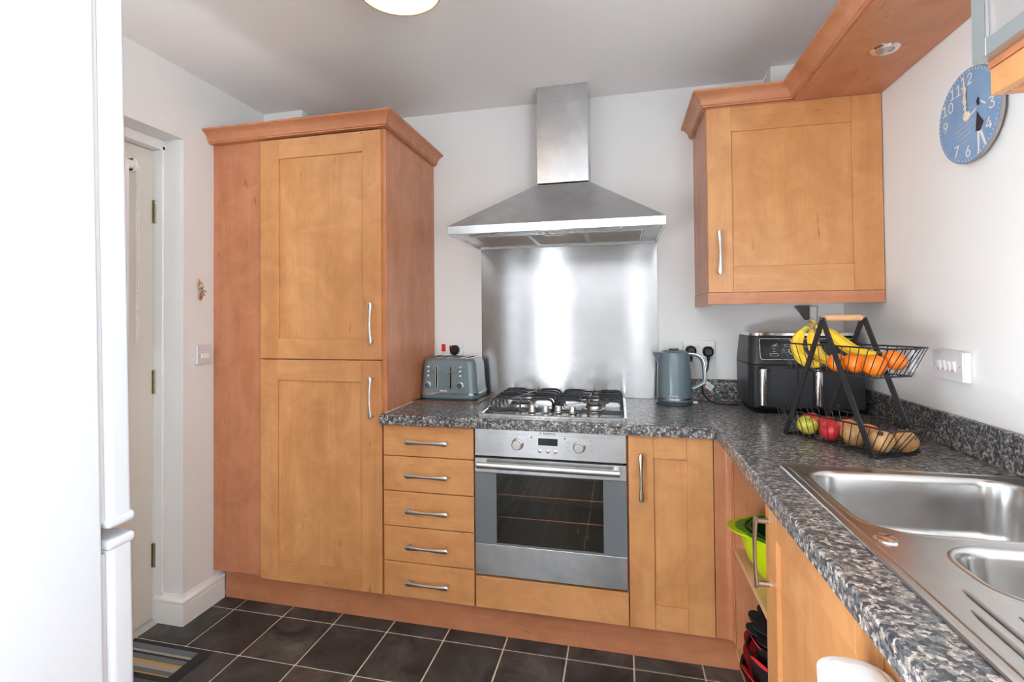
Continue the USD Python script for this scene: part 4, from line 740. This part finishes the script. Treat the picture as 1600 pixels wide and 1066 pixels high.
def fruit_body(r, flat, dimple, bottom, seed, n=28, bump=.02, k=18):
    """apple, orange or onion: lathe of a dimpled profile, gently uneven"""
    th = np.linspace(-np.pi/2, np.pi/2, k); P = []
    for a in th:
        rr = r*math.cos(a)*(1+.06*math.sin(a)); z = r*flat*math.sin(a)
        if a > .9: z -= dimple*r*((a-.9)/.67)**2*1.0
        if a < -1.0: z += bottom*r*((-a-1.0)/.57)**2
        P.append((max(rr, 0), z))
    P[0] = (0, P[0][1]); P[-1] = (0, P[-1][1])
    m = lathe(P, n); v = m.vertices
    s = 1+bump*(meshkit.noise(v/r*1.3+seed*7.3, seed)-.5)*2
    return trimesh.Trimesh(v*s[:, None], m.faces, process=False)
def place(m, tilt, rot, loc): return xf(xf(m, rotm((1, 0, 0), tilt)), rotm((0, 0, 1), rot, loc))
def apple(label, a, b, r, mat, seed, tilt, rot, dz=0, lower=True):
    c = rk(a, b, ZB+.002+r*.92+dz); t = Thing('apple', label, 'apple', (c[0], c[1], c[2]-r*.9), group=None)
    t.add('flesh', place(fruit_body(r, .93, .42, .25, seed), tilt, rot, c), mat, smooth=60)
    t.add('stalk', place(tube([(0, 0, r*.50), (.001, .001, r*.8), (.004, .002, r*1.0)], [.0011, .0011, .0016], 6), tilt, rot, c), M['stem'])
def onion(label, a, b, r, seed, tilt, rot, s=1.):
    c = rk(a, b, ZB+.002+r*.95); t = Thing('onion', label, 'onion', (c[0], c[1], c[2]-r*.9))
    m = fruit_body(r, .95, -.10, -.05, seed, bump=.03); t.add('bulb', place(m, tilt, rot, c), M['onion'], smooth=60)
    t.add('neck', place(tube([(0, 0, r*.90), (.001, 0, r*1.06), (.003, .001, r*1.16)], [.0095, .0050, .0035], 10), tilt, rot, c), M['stem'])
    t.add('root', place(lathe([(0, -r*1.0), (.007, -r*.99), (.009, -r*.95), (.004, -r*.93), (0, -r*.93)], 12), tilt, rot, c), M['stem'])
apple('yellow-green apple at the front left end of the lower basket', .045, .041, .0315, M['apple_yellow'], 1, 25, 30)
apple('red apple behind the yellow-green apple in the lower basket', -.001, .107, .031, M['apple_red'], 2, 40, 200)
apple('red apple in the lower basket between the yellow-green apple and the front red one', .066, .102, .031, M['apple_red'], 3, -30, 80)
apple('bright red apple at the front of the lower basket left of the onions', .1325, .0385, .0310, M['apple_red'], 4, -55, 100)
apple('orange-blushed apple behind the leftmost onion in the lower basket', .131, .106, .0315, M['apple_orange'], 5, -40, 20, .003)
apple('blushed apple behind the middle onion in the lower basket', .198, .111, .032, M['apple_orange'], 6, 30, 140)
onion('largest tan onion at the front, leftmost of the three in the lower basket', .2045, .0435, .0365, 11, 70, 100)
onion('tan onion in the middle of the three in the lower basket', .2850, .0440, .0340, 12, 40, -20)
onion('tan onion with upright neck at the right front end of the lower basket', .3030, .1100, .0325, 13, 12, 40)
def orange(label, a, b, r, seed, tilt, rot, dz=0):
    c = rk(a, b, ZU+.002+r*.88+dz); t = Thing('orange', label, 'orange', (c[0], c[1], c[2]-r*.88))
    t.add('peel', place(fruit_body(r, .88, .10, .08, seed, bump=.025), tilt, rot, c), M['orange'], smooth=60); t.add('navel', place(lathe([(0, r*.76), (.004, r*.79), (.003, r*.815), (0, r*.82)], 10), tilt, rot, c), M['navel'])
orange('bright orange lying against the bananas, leftmost in the upper basket', .1425, .058, .0290, 21, 60, 20)
orange('bright orange second from the left in the upper basket', .2050, .056, .0330, 22, 15, 50)
orange('bright orange third from the left, at the front of the upper basket', .2685, .050, .0310, 23, -60, 10)
orange('bright orange at the right end of the upper basket, highest of the four', .2780, .1120, .0315, 24, 30, 80, .014)
# bananas
t = Thing('banana_bunch', 'bunch of three ripe yellow bananas standing in the left of the upper basket', 'bananas', rk(.05, .07, ZU))
def bez(pts, n=22):
    pts = np.array(pts, float); s = np.linspace(0, 1, n)[:, None]
    return (1-s)**3*pts[0]+3*(1-s)**2*s*pts[1]+3*(1-s)*s*s*pts[2]+s**3*pts[3]
crown = np.array(rk(.040, .066, 1.274))
def banana(pts, rmax):
    P = bez(pts); n = len(P); s = np.linspace(0, 1, n)
    R = rmax*np.clip(np.interp(s, [0, .07, .13, .25, .5, .8, .93, 1.0], [.36, .36, .42, .80, 1., .94, .58, .30]), .05, 1)
    p = t.add('banana', tube(P, R, 7), M['banana'], smooth=38)
    t.add('tip', tube(P[-1]+np.outer([-.1, .5, 1], (P[-1]-P[-2])*.7), [R[-1]*1.03, R[-1]*.95, R[-1]*.7], 7), M['banana_tip'], p)
    t.add('stem', tube(P[:4]-(P[1]-P[0])*.1, R[:4]*1.06, 7), M['banana_stem'], p)
banana([crown, rk(-.012, .036, 1.245), rk(.004, .030, 1.142), rk(.112, .028, 1.153)], .0205)
banana([crown+[.006, 0, 0], rk(.020, .085, 1.235), rk(.030, .090, 1.150), rk(.104, .098, 1.157)], .0200)
banana([crown+[.010, .004, 0], rk(.105, .110, 1.260), rk(.125, .119, 1.168), rk(.225, .121, 1.194)], .0195)
t.add('crown', tube([crown-[.002, 0, .006], crown+[.003, 0, .003], crown+[.006, 0, .011]], np.array([[.011, .013], [.012, .014], [.008, .011]]), 10), M['crown']); t.add('crown_cut', tube([crown+[.006, 0, .0115], crown+[.012, 0, .016]], [.0095, .006], 9), M['banana_stem'])

# ------------------------------------------------------------------ sink
t = Thing('sink', 'stainless steel one and a half bowl sink with drainer set into the worktop', 'sink', (1.65, -1.56, .91))
B1 = rrect(1.430, 1.872, -1.492, -1.118, .075, 8); B2 = rrect(1.505, 1.80, -1.728, -1.545, .070, 8)
outer = rrect(SX0, SX1, SY0, SY1, .016, 5)
zr = WT+.0035
def deck(): 
    parts = []
    rings = [outer, outer, offset_ring(outer, .002), offset_ring(outer, .007), offset_ring(outer, .010)]
    zs_ = [WT+.0005, WT+.0022, zr+.001, zr+.0012, zr]
    k = len(outer); V = np.vstack([np.column_stack([c, np.full(k, z)]) for c, z in zip(rings, zs_)])
    parts.append(trimesh.Trimesh(V, [f for i in range(4) for j in range(k) for f in ((i*k+j, i*k+(j+1) % k, (i+1)*k+(j+1) % k), (i*k+j, (i+1)*k+(j+1) % k, (i+1)*k+j))], process=False))
    E1, E2 = offset_ring(B1, -.014), offset_ring(B2, -.014)
    v2, f2 = trimesh.creation.triangulate_polygon(Polygon(offset_ring(outer, .010), [E1, E2]), engine='earcut')
    tt_ = trimesh.Trimesh(np.column_stack([v2, np.full(len(v2), zr)]), f2, process=False)
    if tt_.face_normals[:, 2].mean() < 0: tt_.invert()
    parts.append(tt_); return cat(*parts)
t.add('deck', deck(), M['sink'], smooth=40)
def bowl(B, depth, name, drain):
    seq = [(-.014, 0), (-.010, .0013), (-.006, .0010), (-.003, -.001), (0, -.006), (.003, -.014), (.008, -.05), (.014, -depth+.035), (.020, -depth+.016), (.032, -depth+.005), (.046, -depth), (.07, -depth-.001)]
    rings = [offset_ring(B, d) for d, z in seq]; k = len(B)
    V = np.vstack([np.column_stack([c, np.full(k, zr+z)]) for c, (d, z) in zip(rings, seq)])
    m1 = trimesh.Trimesh(V, [f for i in range(len(seq)-1) for j in range(k) for f in ((i*k+j, i*k+(j+1) % k, (i+1)*k+(j+1) % k), (i*k+j, (i+1)*k+(j+1) % k, (i+1)*k+j))], process=False)
    pg = Polygon(rings[-1]).buffer(0); pg = max(getattr(pg, 'geoms', [pg]), key=lambda g: g.area)
    v2, f2 = trimesh.creation.triangulate_polygon(pg, engine='earcut')
    m2 = trimesh.Trimesh(np.column_stack([v2, np.full(len(v2), zr-depth-.001)]), f2, process=False)
    if m2.face_normals[:, 2].mean() < 0: m2.invert()
    p = t.add(name, cat(m1, m2), M['sink'], smooth=45)
    t.add('drain', lathe([(0, .001), (.030, .002), (.042, .003), (.044, 0), (0, 0)], 32, 'z', (*drain, zr-depth)), M['chrome'], p); return p
bowl(B1, .150, 'main_bowl', (1.66, -1.30)); hb = bowl(B2, .115, 'half_bowl', (1.66, -1.64))
t.add('overflow', lathe([(.006, 0), (.016, 0), (.016, .003), (.006, .003), (.006, 0)], 20, 'x', (1.788, -1.640, .872)), M['black'], hb)
t.add('tap_hole_cap', lathe([(0, 0), (.024, 0), (.022, .003), (0, .0045)], 30, 'z', (1.431, -1.535, zr+.0002), sx=.75), M['chrome'])
def groove(x, y0, y1, w=.0055): return tube([(x, y0, zr-.0005), (x-.001, y0-.02, zr+.0014), (x-.006, y1, zr+.0014)], w, 8, flat=.4, up=(0, 0, 1))
t.add('drainer_rib', cat(groove(1.458, -1.700, -2.02)), M['sink']); t.add('drainer_rib', groove(1.436, -1.758, -2.02), M['sink'])
for q in range(6): t.add('drainer_rib', groove(1.487+q*.05, -1.762, -2.02), M['sink'])
t.add('edge_line', tube([(1.404, -1.10, zr+.0002), (1.404, -2.04, zr+.0002)], .0022, 6, flat=.5), M['sink'])

# ------------------------------------------------------------------ bowls, pans and bin
BC = (1.476, -.806)
def bowl_shape(R, h, z0, wall, lip=.006):
    o = [(0, 0), (R*.46, 0), (R*.62, .008), (R*.82, h*.35), (R*.94, h*.68), (R, h), (R+lip, h+.002), (R+lip, h+.005), (R-wall, h+.004), (R*.94-wall, h*.68), (R*.82-wall, h*.35+wall*.4), (R*.60-wall, .012+wall), (0, .004+wall)]
    return lathe(o, 48, 'z', (BC[0], BC[1], z0))
def bowl_grip(R, z, w, ext, ang):
    q = R*.60; g = Point(R+ext-q, 0).buffer(q, 24).difference(Point(0, 0).buffer(R-.002, 32)); g = max(getattr(g, 'geoms', [g]), key=lambda u: u.area)
    g = affinity.translate(affinity.rotate(g, ang, origin=(0, 0)), *BC); return prism(g, .004, 'z', z)
for nm, lab, R, h, z0, mt_, ex in (('mixing_bowl', 'lime green mixing bowl with a pouring grip on the upper open shelf', .134, .138, .4905, 'lime', .034), ('mixing_bowl', 'mid green mixing bowl nested inside the lime green bowl', .120, .119, .512, 'green', .026), ('mixing_bowl', 'dark green mixing bowl nested innermost of the green bowls', .102, .097, .535, 'dkgreen', .012)):
    t = Thing(nm, lab, 'bowl', (*BC, z0)); t.add('bowl', bowl_shape(R, h, z0, .003), M[mt_], smooth=50); t.add('grip', bowl_grip(R, z0+h, .036, ex, 172), M[mt_])
PC = (1.472, -.862)
def pan_shape(R, h, z0): return lathe([(0, 0), (R*.80, 0), (R*.86, .004), (R*.99, h), (R*1.02, h+.001), (R*1.02, h+.004), (R*.97, h+.003), (R*.84, .008), (0, .006)], 52, 'z', (PC[0], PC[1], z0))
PANS = [(.142, .080, .1405, 'lowest black frying pan in the stack on the bottom open shelf'), (.126, .098, .187, 'second black frying pan from the bottom of the shelf stack'), (.110, .085, .237, 'topmost black saucepan in the stack under the black felt protectors')]
for R, h, z0, lab in PANS:
    t = Thing('frying_pan', lab, 'pan', (*PC, z0)); t.add('pan', pan_shape(R, h, z0), M['pan'], smooth=50)
def petals(R, r0, n, z, lift, mat, name, lab, ph, words=False):
    """felt pan protector: a disc with petals that rise over the pan's rim"""
    t = Thing(name, lab, 'pan protector', (*PC, z)); V, F = [], []
    nt, nr = 120, 9; shape = []
    for i in range(nt):
        a = 2*np.pi*i/nt; pt_ = abs(math.cos(n*(a-ph)/2))**.45
        shape.append(r0+(R-r0)*pt_)
    for j in range(nr):
        s = j/(nr-1)
        for i in range(nt):
            a = 2*np.pi*i/nt; r = s*shape[i]; up = lift*max(0, (r-r0*.82)/(R-r0*.82))**1.0
            V.append((PC[0]+r*math.cos(a)*1.0, PC[1]+r*math.sin(a), z+up))
    top = np.array(V); V = np.vstack([top, top-[0, 0, .003]]); o = len(top)
    for j in range(nr-1):
        for i in range(nt):
            l = (i+1) % nt; a, b, c, d_ = j*nt+i, j*nt+l, (j+1)*nt+l, (j+1)*nt+i
            F += [(a, b, c), (a, c, d_), (o+a, o+c, o+b), (o+a, o+d_, o+c)]
    for i in range(nt):
        l = (i+1) % nt; a, b = (nr-1)*nt+i, (nr-1)*nt+l; F += [(a, b, o+b), (a, o+b, o+a)]
    m = trimesh.Trimesh(V, F, process=True); m.fix_normals(); t.add('felt', m, mat, smooth=50)
    if words:
        for q in (0, 1, 2):
            a = math.radians(150+q*36) if n != 10 else ph+2*np.pi*(q+3)/n
            a = ph+2*np.pi*(round((math.pi*(.9+.2*q)-ph)*n/(2*np.pi)))/n
            rm = R*.93; sl_ = math.atan2(lift, R-r0*.82); rad = np.array([math.cos(a), math.sin(a), 0]); tan = np.array([-math.sin(a), math.cos(a), 0]); ey = rad*math.cos(sl_)+np.array([0, 0, math.sin(sl_)])
            o_ = np.array([PC[0], PC[1], z])+rad*(rm-.006)+np.array([0, 0, lift*(rm-.006-r0*.82)/(R-r0*.82)+.0008])
            t.add('brand_name', text('Tefal', .010, o_, -tan, -ey if False else ey, .0004, bold=True) if False else text('Tefal', .010, o_, tan*-1, -1*np.cross(tan*-1, np.cross(tan*-1, ey))*-1 if False else ey, .0004, bold=True), M['white_ink'])
petals(.150, .10, 6, .1500, .098, M['felt_red'], 'pan_protector', 'red felt pan protector rising out of the lowest frying pan', .25, True)
petals(.136, .09, 6, .1965, .104, M['felt_red'], 'pan_protector', 'red felt pan protector rising out of the second frying pan', .55, True)
petals(.118, .08, 6, .2465, .088, M['felt_red'], 'pan_protector', 'red felt pan protector inside the topmost pan', .1, True)
petals(.128, .10, 9, .342, .008, M['felt_black'], 'pan_protector', 'black felt pan protector lying on the stack of pans', .3)
petals(.120, .095, 9, .362, .014, M['felt_black'], 'pan_protector', 'black felt pan protector topmost on the pan stack', .7)
single('chopping_board', bx(1.366, 1.60, -1.1385, -1.128, .1405, .305, .003), M['white'], 'white board standing on edge beside the pans on the bottom open shelf', 'chopping board')
t = Thing('hanging_bin', 'white rounded plastic caddy hanging on the cupboard door under the worktop edge', 'bin', (1.29, -1.83, .70))
br = rrect(1.236, 1.3275, -2.02, -1.752, .040, 7)
t.add('tub', cat(*[loft([offset_ring(br, .012), offset_ring(br, .004), br, br, offset_ring(br, .004)], [.62, .70, .822, .826, .8275], [offset_ring(br, .016)[::-1]] if False else ())]), M['white'], smooth=40)
t.add('lid', loft([offset_ring(br, .010), offset_ring(br, .011), offset_ring(br, .020), offset_ring(br, .034)], [.8278, .8310, .8365, .8385]), M['white'], smooth=50)

# ------------------------------------------------------------------ fridge, doormat, lamp, clock
t = Thing('fridge_freezer', 'tall white fridge freezer close on the left, seen from its side', 'fridge freezer', (-.28, -2.08, 0))
lean = rotm((1, 0, 0), 1.25); piv = np.array([0, -1.722, 0]); LN = np.eye(4); LN[:3, :3] = lean[:3, :3]; LN[:3, 3] = piv-lean[:3, :3]@np.array([0, -1.74, 0])+[0, 0, .0135]
FM = lambda m: xf(m, LN)
fx0, fx1 = -.55, 0.0
t.add('cabinet', FM(rbox(fx0, fx1, -2.36, -1.791, .03, 1.975+.04, .008, 12)), M['fridge'])
t.add('gasket', FM(bx(fx0+.012, fx1-.009, -1.7905, -1.7795, .06, .842, .002)), M['gasket']); t.add('gasket', FM(bx(fx0+.012, fx1-.009, -1.7905, -1.7795, .902, 2.0, .002)), M['gasket'])
def fdoor(z0, z1, lip):
    p = t.add('door', FM(rbox(fx0, fx1, -1.7790, -1.7270, z0, z1, .012, 16)), M['fridge'])
    z = z0 if lip > 0 else z1
    t.add('grip_lip', FM(rbox(fx0+.001, fx1+.003, -1.7830, -1.7240, (z-.004 if lip > 0 else z-.018), (z+.018 if lip > 0 else z+.004), .008, 12)), M['fridge'], p)
fdoor(.893, 2.012, 1); fdoor(.055, .864, -1)
t.add('foot', cat(*[cyl((x, y, .002+.0), (x, y, .06), .018, 14) for x in (fx0+.06, fx1-.06) for y in (-1.84, -2.30)]), M['black'])
t = Thing('doormat', 'striped grey and mustard doormat on the dark tiles by the cream door', 'doormat', (-.78, -1.2, 0))
t.add('backing', bx(-.975, -.596, -1.56, -.876, .0015, .0050, .001), STRIPE[0])
y = -.898; ws = [(.030, 1), (.012, 2), (.010, 0), (.026, 1), (.011, 3), (.026, 2), (.020, 1), (.006, 3), (.024, 0), (.030, 4), (.012, 3), (.024, 2), (.02, 1), (.01, 0)]
i = 0
while y > -1.53:
    w_, c_ = ws[i % len(ws)]; i += 1
    t.add('stripe', bx(-.960, -.640, y-w_, y-.0006, .0051, .0078, .0008), STRIPE[c_], smooth=False); y -= w_
LX, LY, LZ, LR = .405, -1.31, 2.20, .112
t = Thing('ceiling_lamp', 'small round drum lampshade glowing warm below the ceiling', 'lamp', (LX, LY, H))
sh = [(LR, LZ), (LR+.0016, LZ), (LR*.90+.0016, LZ+.135), (LR*.90, LZ+.135), (LR, LZ)]
t.add('shade', lathe(sh, 64, 'z', (LX, LY, 0)), M['shade'], smooth=40); t.add('rim', lathe([(LR-.0004, LZ-.001), (LR+.0026, LZ-.001), (LR+.0026, LZ+.003), (LR-.0004, LZ+.003), (LR-.0004, LZ-.001)], 64, 'z', (LX, LY, 0)), plain('lamp_rim', lin(150, 120, 100), .5))
t.add('bulb', lathe([(0, -.028), (.018, -.022), (.027, -.004), (.024, .012), (.014, .028), (.013, .04), (0, .04)], 24, 'z', (LX, LY, LZ+.055)), M['bulb'])
t.add('lamp_holder', cyl((LX, LY, LZ+.096), (LX, LY, LZ+.14), .018, 16), M['white']); t.add('cord', cyl((LX, LY, LZ+.1402), (LX, LY, H-.03), .003, 8), M['white']); t.add('ceiling_rose', lathe([(0, 0), (.03, .0), (.045, .018), (.045, .0285), (0, .0285)], 24, 'z', (LX, LY, H-.0295)), M['white'])
t.add('spider', cat(*[tube([(LX+.018*math.cos(a), LY+.018*math.sin(a), LZ+.118), (LX+LR*.905*math.cos(a), LY+LR*.905*math.sin(a), LZ+.118)], .0016, 6) for a in (.3, .3+2.094, .3+4.189)]), M['nickel'])

CY, CZ, CR, CX = -.897, 1.863, .130, XR-.024
t = Thing('wall_clock', 'round pale blue wall clock with cream numerals on the right wall', 'clock', (XR, CY, CZ))
t.add('case', lathe([(0, 0), (CR, 0), (CR, .009), (0, .009)], 72, 'x', (XR-.014, CY, CZ)), M['clock_rim'])
t.add('hanger', bx(XR-.0135, XR-.001, CY-.03, CY+.03, CZ-.03, CZ+.03), M['black'])
t.add('face', lathe([(0, .0092), (CR-.0015, .0092), (CR-.0015, .0102), (0, .0102)], 72, 'x', (XR-.014, CY, CZ)), M['clock'])
CF = XR-.0244
def cf(y, z): return (CF, CY-y, CZ+z)                # y to the viewer's right on the face
EX, EY = (0, -1, 0), (0, 0, 1)
for h_ in range(1, 13):
    a = math.radians(90-30*h_); s = str(h_)
    if h_ in (1, 2, 5, 8): continue
    t.add('numeral', text(s, .031, cf(.097*math.cos(a), .099*math.sin(a)-.0155), EX, EY, .0006), M['clock_ink'])
t.add('minute_track', cat(*[xf(bx(-.0003, .0003, -.0006, .0006, -.0035, .0035), frame(cf(.1225*math.cos(q*math.pi/30), .1225*math.sin(q*math.pi/30)), (1, 0, 0), (0, -math.cos(q*math.pi/30+math.pi/2), math.sin(q*math.pi/30+math.pi/2)), (0, -math.cos(q*math.pi/30), math.sin(q*math.pi/30)))) for q in range(60)]), M['clock_ink'])
def fig(pts): return [(.040+(p[0]-.040)*1.05, -.013+p[1]*1.05) for p in pts]
def flatx(pts, d=.0007, k=0.): return prism(Polygon([(CY-p[0], CZ+p[1]) for p in pts]).buffer(0).intersection(Point(CY, CZ).buffer(.1255, 48)), d, 'x', CF-d-k)
t.add('printed_skirt', flatx(fig([(.040, .010), (.052, -.008), (.064, -.024), (.050, -.044), (.034, -.040), (.036, -.02)])), M['clock_dark']); t.add('printed_bodice', flatx(fig([(.038, .036), (.044, .046), (.050, .040), (.050, .024), (.042, .024)])), M['clock_dark'])
t.add('printed_leg', flatx(fig([(.040, -.042), (.048, -.044), (.046, -.075), (.044, -.100), (.036, -.112), (.040, -.098), (.040, -.07)])), M['clock_ink']); t.add('printed_leg', flatx(fig([(.048, -.044), (.055, -.042), (.066, -.068), (.074, -.088), (.080, -.094), (.070, -.092), (.060, -.072)])), M['clock_ink'])
t.add('printed_arm', cat(flatx(fig([(.050, .036), (.058, .026), (.072, .016), (.074, .020), (.060, .031)])), flatx(fig([(.040, .022), (.030, .012), (.014, .008), (.014, .012), (.028, .017)]))), M['clock_ink'])
scr = []
for i, (y0_, n_) in enumerate(((-.030, 5), (-.043, 8), (-.056, 9), (-.069, 8), (-.080, 4))):
    z_ = -.018-i*.0135
    for q in range(n_): scr.append(tube([cf(-.052+i*.003+q*.0095+s*.0022, z_+.004*q*.45+.0022*math.sin(s*2.1+q)) for s in np.linspace(0, 3.2, 6)], .0006, 5))
t.add('printed_script', cat(*scr), plain('clock_script', lin(190, 178, 176), .6), kind=None)
def hand(ang, L, w, k, nm):
    c, s = math.cos(math.radians(ang)), math.sin(math.radians(ang))
    prof = [(-.016, .002), (0, .0035), (L*.30, .0025), (L*.38, w), (L*.48, .0025), (L*.62, .0022), (L*.75, w*1.1), (L*.86, .002), (L, .0005)]
    pts = [(x, y) for x, y in prof]+[(x, -y) for x, y in prof[::-1]]
    t.add(nm, flatx([(x*c-y*s, x*s+y*c) for x, y in pts], .0012, k), M['clock_hand'])
hand(91, .098, .0075, .004, 'minute_hand'); hand(99, .062, .0085, .002, 'hour_hand')
t.add('hub', lathe([(0, 0), (.013, 0), (.012, .004), (.005, .006), (0, .0065)], 28, 'x', (CF-.0005, CY, CZ)), M['clock_hand'])
